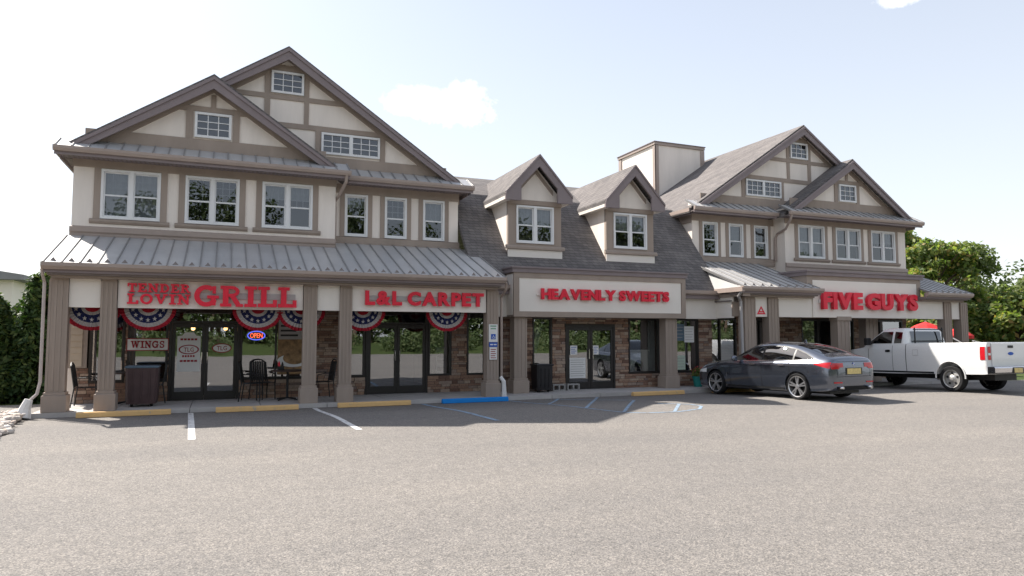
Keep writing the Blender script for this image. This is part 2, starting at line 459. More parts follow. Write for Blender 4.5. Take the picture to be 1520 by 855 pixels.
# ------------------------------------------------------------------ mesh helpers
class MB:
    def __init__(self):
        self.v = []; self.f = []; self.rc = {}
    def quad(self, *p):
        i = len(self.v)
        self.v += [tuple(q) for q in p]
        self.f.append(tuple(range(i, i + len(p))))
        return self
    def box(self, x0, x1, y0, y1, z0, z1):
        if x0 > x1: x0, x1 = x1, x0
        if y0 > y1: y0, y1 = y1, y0
        if z0 > z1: z0, z1 = z1, z0
        i = len(self.v)
        self.v += [(x0, y0, z0), (x1, y0, z0), (x1, y1, z0), (x0, y1, z0), (x0, y0, z1), (x1, y0, z1), (x1, y1, z1), (x0, y1, z1)]
        for f in ((0, 3, 2, 1), (4, 5, 6, 7), (0, 1, 5, 4), (1, 2, 6, 5), (2, 3, 7, 6), (3, 0, 4, 7)):
            self.f.append(tuple(i + k for k in f))
        return self
    def prism(self, pts, a0, a1, axis='y'):
        """extrude a polygon: axis 'y': pts are (x,z); 'x': pts are (y,z); 'z': pts are (x,y)"""
        n = len(pts)
        ar = sum(pts[k][0] * pts[(k + 1) % n][1] - pts[(k + 1) % n][0] * pts[k][1] for k in range(n))
        if ar < 0:
            pts = pts[::-1]
        i = len(self.v)
        def P(p, a):
            return (p[0], a, p[1]) if axis == 'y' else ((a, p[0], p[1]) if axis == 'x' else (p[0], p[1], a))
        self.v += [P(p, a0) for p in pts] + [P(p, a1) for p in pts]
        fl = axis != 'y'
        A = tuple(range(i, i + n)); B = tuple(range(i + n, i + 2 * n))
        fs = [A, B[::-1]]
        for k in range(n):
            k2 = (k + 1) % n
            fs.append((A[k2], A[k], B[k], B[k2]))
        if fl:
            fs = [f[::-1] for f in fs]
        self.f += fs
        return self
    def tube(self, pts, r, n=8, cap=True):
        pts = [Vector(p) for p in pts]
        rs = r if isinstance(r, (list, tuple)) else [r] * len(pts)
        i0 = len(self.v)
        prev = None
        for k, p in enumerate(pts):
            if k == 0: d = pts[1] - pts[0]
            elif k == len(pts) - 1: d = pts[-1] - pts[-2]
            else: d = (pts[k + 1] - pts[k - 1])
            d.normalize()
            if prev is None:
                u = d.orthogonal().normalized()
            else:
                u = (prev - d * prev.dot(d)).normalized()
            prev = u
            w = d.cross(u)
            for j in range(n):
                a = 2 * math.pi * j / n
                self.v.append(tuple(p + (u * math.cos(a) + w * math.sin(a)) * rs[k]))
        for k in range(len(pts) - 1):
            for j in range(n):
                a = i0 + k * n + j; b = i0 + k * n + (j + 1) % n
                self.f.append((a, b, b + n, a + n))
        if cap:
            self.f.append(tuple(i0 + j for j in range(n))[::-1])
            e = i0 + (len(pts) - 1) * n
            self.f.append(tuple(e + j for j in range(n)))
        return self
    def lathe(self, prof, c=(0, 0, 0), n=20, axis='z'):
        """prof: (r, h) pairs revolved about axis through c"""
        i0 = len(self.v)
        for r, h in prof:
            for j in range(n):
                a = 2 * math.pi * j / n
                if axis == 'z': q = (c[0] + r * math.cos(a), c[1] + r * math.sin(a), c[2] + h)
                elif axis == 'y': q = (c[0] + r * math.cos(a), c[1] + h, c[2] - r * math.sin(a))
                else: q = (c[0] + h, c[1] + r * math.cos(a), c[2] + r * math.sin(a))
                self.v.append(q)
        for k in range(len(prof) - 1):
            for j in range(n):
                a = i0 + k * n + j; b = i0 + k * n + (j + 1) % n
                self.f.append((a, b, b + n, a + n))
        self.f.append(tuple(i0 + j for j in range(n))[::-1])
        e = i0 + (len(prof) - 1) * n
        self.f.append(tuple(e + j for j in range(n)))
        return self
    def mesh(self, name, mat, off=(0, 0, 0), smooth=False, mirror=None):
        v = np.array(self.v, dtype=float).reshape(-1, 3)
        fs = self.f
        if mirror is not None:
            v[:, 0] = mirror - v[:, 0]
            fs = [f[::-1] for f in fs]
        v = v - np.array(off)
        me = bpy.data.meshes.new(name)
        me.from_pydata(v.tolist(), [], fs)
        if mat is not None:
            me.materials.append(M[mat] if isinstance(mat, str) else mat)
        if smooth:
            me.polygons.foreach_set('use_smooth', [True] * len(me.polygons))
        me.update()
        return me
    def build(self, name, mat, parent=None, smooth=False, mirror=None, kind=None, origin=None, bevel=0):
        """one mesh object; vertices are given in world space unless the parent is a local-space builder"""
        wl = world_loc(parent) if parent is not None else Vector((0, 0, 0))
        if mirror is None and parent is not None:
            mirror = MIRROR.get(root_of(parent).name)
        me = self.mesh(name, mat, tuple(wl) if not is_local(parent) else (0, 0, 0), smooth, mirror)
        o = bpy.data.objects.new(name, me)
        COL.objects.link(o)
        if parent is not None:
            o.parent = parent
        if kind:
            o['kind'] = kind
        if bevel:
            md = o.modifiers.new('bevel', 'BEVEL'); md.width = bevel; md.segments = 2; md.limit_method = 'ANGLE'
        return o
MIRROR = {}
LOCAL = set()
def root_of(o):
    while o.parent is not None:
        o = o.parent
    return o
def is_local(o):
    return o is not None and root_of(o).name in LOCAL
def world_loc(o):
    p = Vector((0, 0, 0))
    while o is not None:
        p += o.location
        o = o.parent
    return p
def tag(o, label=None, cat=None, group=None, kind=None):
    if label: o['label'] = label
    if cat: o['category'] = cat
    if group: o['group'] = group
    if kind: o['kind'] = kind
    return o
def thing(name, label, cat, loc=(0, 0, 0), rz=0.0, group=None, local=False):
    o = bpy.data.objects.new(name, None)
    COL.objects.link(o)
    o.empty_display_size = 0.3
    o.location = loc
    o.rotation_euler = (0, 0, rz)
    tag(o, label, cat, group)
    if local or rz:
        LOCAL.add(o.name)
    return o
def copy_tree(o, parent=None):
    c = o.copy()
    COL.objects.link(c)
    c.parent = parent
    if o.name in LOCAL: LOCAL.add(c.name)
    for ch in list(o.children):
        copy_tree(ch, c)
    return c
def share(me, name, loc, parent, rot=(0, 0, 0), scale=(1, 1, 1)):
    """object on shared mesh data at a local position under parent"""
    o = bpy.data.objects.new(name, me)
    COL.objects.link(o)
    o.parent = parent
    o.location = loc
    o.rotation_euler = rot
    o.scale = scale
    return o
# ================================================================== GROUND
def lot_z(y):
    if y >= 17.0: return 0.0
    if y <= 14.0: return 0.08
    t = (17.0 - y) / 3.0
    return 0.08 * t * t * (3 - 2 * t)
mb = MB()
ys = [-22, -12, -6, 0, 6, 10, 12, 13.5] + [14 + 0.25 * k for k in range(13)] + [17.45]
xs = [-34, -10, -3, 4, 11, 18, 25, 32, 60]
for i in range(len(xs) - 1):
    for j in range(len(ys) - 1):
        mb.quad((xs[i], ys[j], lot_z(ys[j])), (xs[i + 1], ys[j], lot_z(ys[j])), (xs[i + 1], ys[j + 1], lot_z(ys[j + 1])), (xs[i], ys[j + 1], lot_z(ys[j + 1])))
bm = bmesh.new()
lot = mb.build('parking_lot', 'asphalt', smooth=True)
bm.from_mesh(lot.data); bmesh.ops.remove_doubles(bm, verts=bm.verts, dist=1e-4); bm.to_mesh(lot.data); bm.free()
lot['kind'] = 'structure'
mb = MB()
mb.quad((-900, -900, -0.08), (900, -900, -0.08), (900, 900, -0.08), (-900, 900, -0.08))
g = mb.build('ground', 'grass'); g['kind'] = 'structure'
# lawn bank and street behind the photographer (seen mirrored in the shop glass)
mb = MB()
mb.prism([(-45, 0.02), (-34, 0.9), (-25, 0.35), (-22.02, 0.05), (-22.02, -0.2), (-45, -0.2)], -60, 80, 'x')
mb.build('lawn_bank', 'grass')['kind'] = 'structure'

# sidewalk slabs
walk = MB().box(-3.62, 26.2, 17.26, 21.0, -0.1, 0.06).build('sidewalk', 'mortar'); walk['kind'] = 'structure'
xx = -3.62
slabm = MB().box(0, 1.485, 0, 1.20, 0, 0.1).mesh('sidewalk_slab', 'concrete')
while xx < 26.1:
    for yy in (17.24, 18.455, 19.67):
        o = share(slabm, 'slab', (xx, yy, 0.002), walk)
    xx += 1.5
side = MB()
side.quad((-30, 17.455, -0.02), (-3.63, 17.455, -0.02), (-3.63, 21.0, -0.02), (-30, 21.0, -0.02))
side.build('side_drive', 'asphalt')['kind'] = 'structure'

# painted markings, 4 mm above the asphalt
def stripe(name, pts, w, mat):
    """flat painted strip along a polyline laid on the lot surface"""
    fine = []
    for k in range(len(pts) - 1):
        a, b = Vector(pts[k]), Vector(pts[k + 1])
        n = max(1, int((b - a).length / 0.3))
        fine += [a.lerp(b, t / n) for t in range(n)]
    fine.append(Vector(pts[-1]))
    mb = MB()
    L = []
    for k, p in enumerate(fine):
        d = (fine[min(k + 1, len(fine) - 1)] - fine[max(k - 1, 0)]).normalized()
        nrm = Vector((-d.y, d.x)) * w / 2
        z = lot_z(p.y) + 0.006
        L.append(((p.x + nrm.x, p.y + nrm.y, z), (p.x - nrm.x, p.y - nrm.y, z)))
    for k in range(len(L) - 1):
        mb.quad(L[k][0], L[k][1], L[k + 1][1], L[k + 1][0])
    o = mb.build(name, mat)
    o['kind'] = 'structure'
    return o
stripe('parking_line', [(-0.60, 17.1), (-0.40, 12.15)], 0.11, 'lot_white')
stripe('parking_line', [(2.06, 17.1), (2.25, 12.3)], 0.11, 'lot_white')
stripe('parking_line', [(4.70, 17.1), (4.95, 12.6)], 0.11, 'stair_blue')
stripe('hatch_line', [(7.05, 17.1), (7.35, 15.6), (7.6, 14.1), (7.95, 12.9), (8.35, 12.62), (9.1, 12.55), (9.9, 12.85), (10.3, 13.3), (10.35, 13.75), (10.05, 14.05), (9.7, 14.2)], 0.075, 'stair_blue')
stripe('hatch_line', [(7.40, 15.45), (8.5, 17.1)], 0.075, 'stair_blue')
stripe('hatch_line', [(7.62, 13.95), (9.7, 17.1)], 0.075, 'stair_blue')
stripe('hatch_line', [(8.0, 12.95), (9.95, 15.6)], 0.075, 'stair_blue')
stripe('hatch_line', [(9.05, 12.6), (10.15, 13.95)], 0.075, 'stair_blue')
stripe('hatch_line', [(8.3, 17.0), (9.98, 15.65)], 0.06, 'stair_blue')

# ================================================================== SHOP BUILDINGS
SM = 21.55                       # the right-hand block mirrors the left one about X = SM / 2
def wall_holes(mb, x0, x1, z0, z1, y0, y1, holes):
    cx = sorted({x0, x1} | {h[0] for h in holes} | {h[1] for h in holes})
    cz = sorted({z0, z1} | {h[2] for h in holes} | {h[3] for h in holes})
    cx = [c for c in cx if x0 <= c <= x1]; cz = [c for c in cz if z0 <= c <= z1]
    for j in range(len(cz) - 1):
        run = None
        for i in range(len(cx) - 1):
            mx, mz = (cx[i] + cx[i + 1]) / 2, (cz[j] + cz[j + 1]) / 2
            inside = any(h[0] < mx < h[1] and h[2] < mz < h[3] for h in holes)
            if not inside:
                run = (run[0] if run else cx[i], cx[i + 1])
            if (inside or i == len(cx) - 2) and run:
                mb.box(run[0], run[1], y0, y1, cz[j], cz[j + 1]); run = None
def frame_rect(mb, x0, x1, z0, z1, w, y0, y1):
    mb.box(x0, x1, y0, y1, z1 - w, z1); mb.box(x0, x1, y0, y1, z0, z0 + w)
    mb.box(x0, x0 + w, y0, y1, z0 + w, z1 - w); mb.box(x1 - w, x1, y0, y1, z0 + w, z1 - w)
    return mb
def grid_mb(x0, x1, z0, z1, nx, nz, y, t=0.022):
    mb = MB()
    for i in range(1, nx):
        x = x0 + (x1 - x0) * i / nx
        mb.box(x - t / 2, x + t / 2, y, y + 0.012, z0, z1)
    for j in range(1, nz):
        z = z0 + (z1 - z0) * j / nz
        mb.box(x0, x1, y + 0.001, y + 0.011, z - t / 2, z + t / 2)
    return mb
def hung_window(parent, x0, x1, z0, z1, Y, units, backing='dark', trim=0.15, sill=True, curtain=0.0, extra=None):
    """white double-hung window (units side by side) set in a wall whose face is at Y (facing -Y)"""
    w = 0.055
    mb = frame_rect(MB(), x0, x1, z0, z1, w, Y - 0.035, Y + 0.06)
    uw = (x1 - x0 - 2 * w - (units - 1) * 0.10) / units
    cells = []
    for k in range(units):
        a = x0 + w + k * (uw + 0.10)
        if k: mb.box(a - 0.10, a, Y - 0.035, Y + 0.055, z0 + w, z1 - w)
        cells.append((a, a + uw))
    win = mb.build('window', 'white', parent)
    zm = z0 + (z1 - z0) * 0.49
    for a, b in cells:
        lo = frame_rect(MB(), a, b, z0 + w, zm, 0.032, Y + 0.004, Y + 0.034).build('lower_sash', 'white', win)
        up = frame_rect(MB(), a, b, zm - 0.015, z1 - w, 0.03, Y + 0.036, Y + 0.058).build('upper_sash', 'white', win)
        MB().quad((a + .03, Y + 0.02, z0 + w + .03), (b - .03, Y + 0.02, z0 + w + .03), (b - .03, Y + 0.02, zm - .03), (a + .03, Y + 0.02, zm - .03)).build('pane', 'glassup', win)
        MB().quad((a + .03, Y + 0.045, zm), (b - .03, Y + 0.045, zm), (b - .03, Y + 0.045, z1 - w - .03), (a + .03, Y + 0.045, z1 - w - .03)).build('pane', 'glassup', win)
        grid_mb(a + .03, b - .03, zm + .015, z1 - w - .03, 3, 3, Y + 0.047, 0.016).build('muntin_grid', 'curtain', win)
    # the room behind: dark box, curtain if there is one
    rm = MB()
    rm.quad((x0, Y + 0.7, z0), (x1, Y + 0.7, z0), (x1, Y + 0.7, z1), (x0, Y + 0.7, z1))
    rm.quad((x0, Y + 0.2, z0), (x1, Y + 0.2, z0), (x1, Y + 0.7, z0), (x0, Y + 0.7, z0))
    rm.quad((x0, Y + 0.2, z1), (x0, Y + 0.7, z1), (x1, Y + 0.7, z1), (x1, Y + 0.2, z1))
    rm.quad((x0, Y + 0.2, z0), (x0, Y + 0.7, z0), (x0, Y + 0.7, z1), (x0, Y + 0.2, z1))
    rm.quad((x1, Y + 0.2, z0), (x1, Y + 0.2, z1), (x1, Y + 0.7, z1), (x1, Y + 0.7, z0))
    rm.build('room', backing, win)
    if curtain:
        cm = MB()
        n = 28
        for k in range(n):
            xa, xb = x0 + (x1 - x0) * k / n, x0 + (x1 - x0) * (k + 1) / n
            ya, yb = Y + 0.14 + 0.02 * math.sin(k * 1.9), Y + 0.14 + 0.02 * math.sin((k + 1) * 1.9)
            zb = z1 - (z1 - z0) * curtain
            cm.quad((xa, ya, zb), (xb, yb, zb), (xb, yb, z1), (xa, ya, z1))
        cm.build('curtain', 'curtain', win)
    if trim:
        MB().box(x0 - trim, x0 - 0.002, Y - 0.03, Y - 0.001, z0 - 0.02, z1 + 0.02).build('casing', 'trim', win)
        MB().box(x1 + 0.002, x1 + trim, Y - 0.03, Y - 0.001, z0 - 0.02, z1 + 0.02).build('casing', 'trim', win)
    if sill:
        MB().prism([(Y - 0.002, z0 - 0.005), (Y - 0.07, z0 - 0.03), (Y - 0.07, z0 - 0.075), (Y - 0.04, z0 - 0.12), (Y - 0.002, z0 - 0.13)],
                   x0 - trim - 0.07, x1 + trim + 0.07, 'x').build('sill', 'trim', win)
    return win
def grid_window(parent, x0, x1, z0, z1, Y, units, nx, nz):
    """white fixed gable window with a grid, standing proud of the gable wall"""
    w = 0.06
    mb = frame_rect(MB(), x0, x1, z0, z1, w, Y - 0.075, Y - 0.002)
    uw = (x1 - x0 - 2 * w - (units - 1) * 0.1) / units
    cells = []
    for k in range(units):
        a = x0 + w + k * (uw + 0.1)
        if k: mb.box(a - 0.1, a, Y - 0.072, Y - 0.002, z0 + w, z1 - w)
        cells.append((a, a + uw))
    win = mb.build('window', 'white', parent)
    for a, b in cells:
        MB().quad((a, Y - 0.004, z0 + w), (b, Y - 0.004, z0 + w), (b, Y - 0.004, z1 - w), (a, Y - 0.004, z1 - w)).build('dark_backing', 'dark', win)  # near-black sheet stands in for the unlit room; the wall has no opening
        MB().quad((a, Y - 0.03, z0 + w), (b, Y - 0.03, z0 + w), (b, Y - 0.03, z1 - w), (a, Y - 0.03, z1 - w)).build('pane', 'glassup', win)
        grid_mb(a, b, z0 + w, z1 - w, nx, nz, Y - 0.048, 0.02).build('muntin_grid', 'white', win)
    return win
def stone_face(parent, x0, x1, z0, z1, Y, holes=(), name='stone_veneer'):
    """ledgestone courses with recessed joints on a wall face at Y"""
    bk = MB()
    wall_holes(bk, x0, x1, z0, z1, Y + 0.004, Y + 0.20, list(holes))
    bk.build('wall_backing', 'mortar', parent)
    mb = MB()
    z = z0
    rnd = random.Random(int(x0 * 100) + int(z0 * 7))
    while z < z1 - 0.02:
        hgt = rnd.choice([0.055, 0.07, 0.07, 0.09, 0.10])
        zt = min(z + hgt, z1)
        x = x0 - rnd.random() * 0.2
        while x < x1:
            L = rnd.uniform(0.12, 0.42)
            a, b = max(x, x0), min(x + L, x1)
            x += L
            segs = [(a, b)]
            for h in holes:
                if h[2] < zt - 0.01 and h[3] > z + 0.01:
                    ns = []
                    for (p, q) in segs:
                        if q <= h[0] or p >= h[1]: ns.append((p, q))
                        else:
                            if p < h[0]: ns.append((p, h[0]))
                            if q > h[1]: ns.append((h[1], q))
                    segs = ns
            for p, q in segs:
                if q - p > 0.03:
                    d = rnd.uniform(0.005, 0.035)
                    mb.box(p + 0.006, q - 0.006, Y - d, Y + 0.02, z + 0.005, zt - 0.004)
        z = zt
    return mb.build(name, 'stone', parent, kind='stuff')
def seam_roof(parent, x0, x1, Y0, z0, Y1, z1, pitch=0.332, guards=False, name='metal_roof', skip=None):
    """standing-seam metal roof rising from the eave (Y0,z0) to the wall (Y1,z1): panels, ribs and snow guards are parts"""
    L = math.hypot(Y1 - Y0, z1 - z0)
    ny, nz = -(z1 - z0) / L, (Y1 - Y0) / L
    th = 0.05
    deck = MB().prism([(Y0, z0 - 0.01), (Y1, z1 - 0.01), (Y1, z1 - th), (Y0, z0 - th)], x0, x1, 'x').build(name, 'seam', parent)
    n = max(1, round((x1 - x0) / pitch)); p = (x1 - x0) / n
    base = world_loc(deck) if False else world_loc(parent)
    mir = MIRROR.get(root_of(parent).name)
    loc0 = world_loc(parent)
    pm = MB().prism([(0, 0), (Y1 - Y0, z1 - z0), (Y1 - Y0 + ny * .006, z1 - z0 + nz * .006), (ny * .006, nz * .006)], -p / 2 + .012, p / 2 - .012, 'x').mesh('roof_panel', 'metal')
    rm = MB().prism([(-0.02, -0.02), (Y1 - Y0, z1 - z0 - .004), (Y1 - Y0 + ny * .03, z1 - z0 + nz * .034), (ny * .03 - 0.02, nz * .034 - 0.01)], -.012, .012, 'x').mesh('seam_rib', 'seam')
    gm = None
    if guards:
        s = 0.05
        q = [(Y1 - Y0) / L, (z1 - z0) / L]
        m2 = MB()
        b0 = 0.10
        def at(u, nrm): return (q[0] * u + ny * nrm, q[1] * u + nz * nrm)
        lo, hi = at(b0, 0.006), at(b0 + 0.07, 0.006)
        tp = at(b0 + 0.055, 0.075)
        m2.quad((-0.065, lo[0], lo[1]), (0.065, lo[0], lo[1]), (0, tp[0], tp[1]))
        m2.quad((-0.065, lo[0], lo[1]), (0, tp[0], tp[1]), (0, hi[0], hi[1]))
        m2.quad((0.065, lo[0], lo[1]), (0, hi[0], hi[1]), (0, tp[0], tp[1]))
        gm = m2.mesh('snow_guard', 'guard')
    for k in range(n + 1):
        x = x0 + k * p
        X = mir - x if mir is not None else x
        if not (skip and skip[0] < x < skip[1]):
            share(rm, 'seam_rib', Vector((X, Y0, z0)) - loc0, parent)
        if k < n:
            xm = x + p / 2
            if skip and skip[0] < xm < skip[1]: continue
            X = mir - xm if mir is not None else xm
            share(pm, 'roof_panel', Vector((X, Y0, z0)) - loc0, parent)
            if guards:
                share(gm, 'snow_guard', Vector((X, Y0, z0)) - loc0, parent)
    return deck
def rake_boards(parent, cx, zr, half, slope, yf, name='rake_board', depth=0.30, cut=None, mat='fascia'):
    for s in (-1, 1):
        if cut is not None and s not in cut: continue
        x1 = cx + s * half
        zt = zr - 0.03
        MB().prism([(cx, zt), (x1, zt - slope * half), (x1, zt - slope * half - depth * 0.72), (cx, zt - depth)], yf, yf + 0.045).build(name, mat, parent)
        # slim crown strip under the shingles
        MB().prism([(cx, zt + .02), (x1, zt + .02 - slope * half), (x1, zt - .07 - slope * half), (cx, zt - .07)], yf - 0.035, yf - 0.001).build('crown_strip', mat, parent)
def gable_roof(parent, cx, zr, halves, slope, y0, y1, th=0.13, sides=(-1, 1)):
    for s in sides:
        h = halves[0] if s < 0 else halves[1]
        MB().prism([(cx, zr), (cx + s * h, zr - slope * h), (cx + s * h, zr - slope * h - th), (cx, zr - th)], y0, y1).build('roof_slope', 'shingle', parent)
def column(parent, x0, x1, yf, z0, z1, d=0.32, base=0.05, cap=False):
    cx = (x0 + x1) / 2; w = (x1 - x0) / 2
    mb = MB().box(x0 + .012, x1 - .012, yf + .012, yf + d, z0 + 0.3, z1)
    n = 3
    for k in range(n + 1):                       # vertical battens
        xb = x0 + (x1 - x0 - 0.045) * k / n
        mb.box(xb, xb + 0.045, yf, yf + .011, z0 + 0.45, z1 - 0.04)
    c = mb.build('column', 'trim', parent)
    MB().box(x0 - base, x1 + base, yf - base, yf + d + base, z0, z0 + 0.36).build('plinth', 'trim', c, bevel=0.012)
    MB().box(x0 - base * .4, x1 + base * .4, yf - base * .4, yf + d + base * .4, z0 + 0.362, z0 + 0.42).build('base_moulding', 'trim', c)
    if cap:
        MB().box(x0 - .04, x1 + .04, yf - .04, yf + d, z1 - 0.13, z1).build('capital', 'trim', c)
    return c
def shop_window(parent, x0, x1, z0, z1, Y, name='shop_window', mull=None, rail=None, fw=0.05):
    mb = frame_rect(MB(), x0, x1, z0, z1, fw, Y - 0.03, Y + 0.10)
    if mull:
        for m in mull: mb.box(m - fw / 2, m + fw / 2, Y - 0.025, Y + 0.095, z0 + fw, z1 - fw)
    if rail: mb.box(x0 + fw, x1 - fw, Y - 0.024, Y + 0.094, rail - fw / 2, rail + fw / 2)
    w = mb.build(name, 'frame', parent)
    xs_ = [x0] + list(mull or []) + [x1]
    zs_ = [z0] + ([rail] if rail else []) + [z1]
    for i in range(len(xs_) - 1):
        for j in range(len(zs_) - 1):
            a, b, c, d = xs_[i] + .02, xs_[i + 1] - .02, zs_[j] + .02, zs_[j + 1] - .02
            MB().quad((a, Y + 0.03, c), (b, Y + 0.03, c), (b, Y + 0.03, d), (a, Y + 0.03, d)).build('pane', 'glass', w)
    return w
def shop_door(parent, x0, x1, z0, z1, Y, transom=None):
    fw = 0.06
    mb = MB()
    mb.box(x0, x0 + fw, Y - .03, Y + .1, z0, z1); mb.box(x1 - fw, x1, Y - .03, Y + .1, z0, z1)
    mb.box(x0 + fw, x1 - fw, Y - .03, Y + .1, z1 - fw, z1)
    top = z1
    if transom:
        mb.box(x0 + fw, x1 - fw, Y - .03, Y + .1, transom - .03, transom + .03); top = transom
    fr = mb.build('door_frame', 'frame', parent)
    if transom:
        MB().quad((x0 + fw, Y + .03, transom + .03), (x1 - fw, Y + .03, transom + .03), (x1 - fw, Y + .03, z1 - fw), (x0 + fw, Y + .03, z1 - fw)).build('transom_pane', 'glass', fr)
    xm = (x0 + x1) / 2
    for a, b, s in ((x0 + fw + .005, xm - .004, 1), (xm + .004, x1 - fw - .005, -1)):
        d = MB()
        zt = top - (0.035 if transom else fw) - .004
        d.box(a, b, Y - .01, Y + .04, z0 + .01, z0 + .22); d.box(a, b, Y - .01, Y + .04, zt - .1, zt)
        d.box(a, a + .075, Y - .01, Y + .04, z0 + .22, zt - .1); d.box(b - .075, b, Y - .01, Y + .04, z0 + .22, zt - .1)
        dr = d.build('door', 'frame', parent)
        MB().quad((a + .07, Y + .015, z0 + .21), (b - .07, Y + .015, z0 + .21), (b - .07, Y + .015, zt - .09), (a + .07, Y + .015, zt - .09)).build('pane', 'glass', dr)
        hx = b - .06 if s > 0 else a + .06
        MB().tube([(hx, Y - .01, z0 + .9), (hx, Y - .06, z0 + .92), (hx, Y - .06, z0 + 1.2), (hx, Y - .01, z0 + 1.22)], 0.012, 6).build('door_handle', 'chrome', dr)

ZB, ZF = 2.33, 2.94            # sign band bottom / top
def upper_block(B, right):
    """the two-storey half-timbered part, built in the left block's coordinates"""
    # ---- bay 1 (nearer, wide windows) wall Y = 19.28, bay 2 wall Y = 19.80
    W1 = [(-2.82, -1.52), (-0.96, 0.32), (0.88, 2.17)]
    W2 = [(3.11, 3.76), (4.25, 4.90), (5.39, 6.05)]
    holes = [(a, b, 4.55, 5.78) for a, b in W1]
    mb = MB(); wall_holes(mb, -3.41, 2.78, 2.7, 6.35, 19.28, 19.48, holes)
    mb.box(2.58, 2.78, 19.482, 19.8, 3.6, 6.35)
    mb.build('bay_wall', 'stucco', B)
    holes = [(a, b, 4.52, 5.73) for a, b in W2]
    mb = MB(); wall_holes(mb, 2.785, 6.48, 2.7, 6.40, 19.80, 20.0, holes)
    mb.build('recessed_wall', 'stucco', B)
    mb = MB()
    mb.box(6.28, 6.479, 20.002, 29.0, 0, 6.15); mb.box(-3.409, -3.21, 19.482, 29.0, 0, 6.15); mb.box(-3.2, 6.27, 28.8, 29.0, 0, 6.3)
    mb.prism([(-3.2, 6.3), (6.27, 6.3), (1.49, 9.5)], 28.8, 29.0)
    mb.build('side_wall', 'stucco', B)
    for i, (a, b) in enumerate(W1):
        hung_window(B, a, b, 4.56, 5.78, 19.28, 2, curtain=((0.4, 0.55, 0.95) if right else (0.95, 0.0, 0.35))[i])
    for i, (a, b) in enumerate(W2):
        hung_window(B, a, b, 4.53, 5.73, 19.80, 1, trim=0.13, sill=False, curtain=((0.0, 0.5, 0.0) if right else (0.3, 0.0, 0.5))[i])
    # frieze, belts and board trims
    MB().box(-3.43, 2.80, 19.245, 19.279, 5.80, 6.02).build('frieze_board', 'trim', B)
    MB().box(2.84, 6.50, 19.765, 19.799, 5.75, 6.0).build('frieze_board', 'trim', B)
    MB().prism([(19.279, 4.36), (19.22, 4.33), (19.22, 4.22), (19.25, 4.18), (19.25, 4.05), (19.279, 4.05)], -3.44, 2.79, 'x').build('belt_course', 'gutter', B)
    MB().prism([(19.799, 4.52), (19.765, 4.50), (19.765, 4.36), (19.74, 4.34), (19.74, 4.24), (19.799, 4.24)], 2.84, 6.52, 'x').build('belt_course', 'trim', B)
    # ---- eaves: soffit, fascia, gutter, pent roofs
    def eave(x0, x1, yf, yw, lret, rret):
        MB().box(x0 + .03, x1 - .03, yf + .09, yw - .001, 5.985, 6.01).build('soffit', 'soffit', B)
        for k in range(int((x1 - x0) / 0.33)):
            pass
        MB().box(x0 + .02, x1 - .02, yf + .085, yf + .115, 5.94, 6.13).build('fascia', 'fascia', B)
        MB().prism([(yf + .083, 6.015), (yf + .03, 6.015), (yf, 6.08), (yf, 6.14), (yf + .015, 6.14), (yf + .083, 6.13)], x0, x1, 'x').build('gutter', 'gutter', B)
        rib = MB()
        k = x0 + .1
        while k < x1 - .1:
            rib.box(k, k + .05, yf + .12, yw - .05, 5.975, 5.984); k += 0.1
        rib.build('soffit_vent', 'fascia', B)
    eave(-3.74, 3.10, 18.65, 19.28, True, False)
    eave(3.102, 6.80, 19.18, 19.80, False, True)
    seam_roof(B, -3.70, 3.06, 18.68, 6.135, 19.27, 6.45, name='pent_roof')
    seam_roof(B, 3.09, 6.76, 19.21, 6.135, 19.79, 6.45, name='pent_roof')
    # side eaves
    for xs0, xs1 in ((-3.74, -3.42), (6.49, 6.80)):
        y0 = 19.0 if xs0 < 0 else 19.52
        MB().box(xs0 + .03, xs1, y0 + .35, 29.2, 5.985, 6.01).build('soffit', 'soffit', B)
        xe = xs0 if xs0 < 0 else xs1
        s = 1 if xs0 < 0 else -1
        MB().box(xe + s * .0, xe + s * .09, y0, 29.25, 6.0, 6.125).build('gutter', 'gutter', B)
        MB().box(xe + s * .093, xe + s * .12, y0, 29.25, 5.90, 6.10).build('fascia', 'fascia', B)
        if xs0 > 0:
            MB().box(6.482, 6.52, 19.80, 29.0, 5.68, 5.984).build('frieze_board', 'trim', B)
    # ---- roofs: ridge of the wide gable at X 1.49, of the bay gable at X -0.36 (their left slopes are one plane)
    sl = 0.674
    gable_roof(B, 1.49, 9.66, (5.24, 5.30), sl, 19.5, 29.3)
    hb = 3.37
    gable_roof(B, -0.36, 8.413, (hb, 0), sl, 18.97, 19.499, sides=(-1,))
    gable_roof(B, -0.36, 8.413, (0, 3.44), sl, 18.97, 19.79, sides=(1,))
    rake_boards(B, 1.49, 9.60, 5.0, sl, 19.47, cut=(1,))
    rake_boards(B, 1.49, 9.60, 1.86, sl, 19.47, cut=(-1,))
    rake_boards(B, -0.36, 8.35, 3.1, sl, 18.94)
    # ---- gable faces
    def gable(cx, zr, zb, half, Y):
        return MB().prism([(cx - half, zb), (cx + half, zb), (cx, zb + half * sl)], Y, Y + 0.15)
    gable(-0.36, 0, 6.22, 3.10, 19.30).build('gable_wall', 'stucco', B)
    gable(1.49, 0, 6.22, 4.98, 19.82).build('gable_wall', 'stucco', B)
    def timber(x0, x1, z0, z1, Y): MB().box(x0, x1, Y - .035, Y - .001, z0, z1).build('timber', 'trim', B)
    def rake_timber(cx, zpk, half, Y, w=0.30):
        for s in (-1, 1):
            MB().prism([(cx, zpk), (cx + s * half, zpk - sl * half), (cx + s * (half - w / sl * 0.98), zpk - sl * half), (cx, zpk - w)], Y - .041, Y - .0005).build('rake_timber', 'trim', B)
    Y1, Y2 = 19.30, 19.82
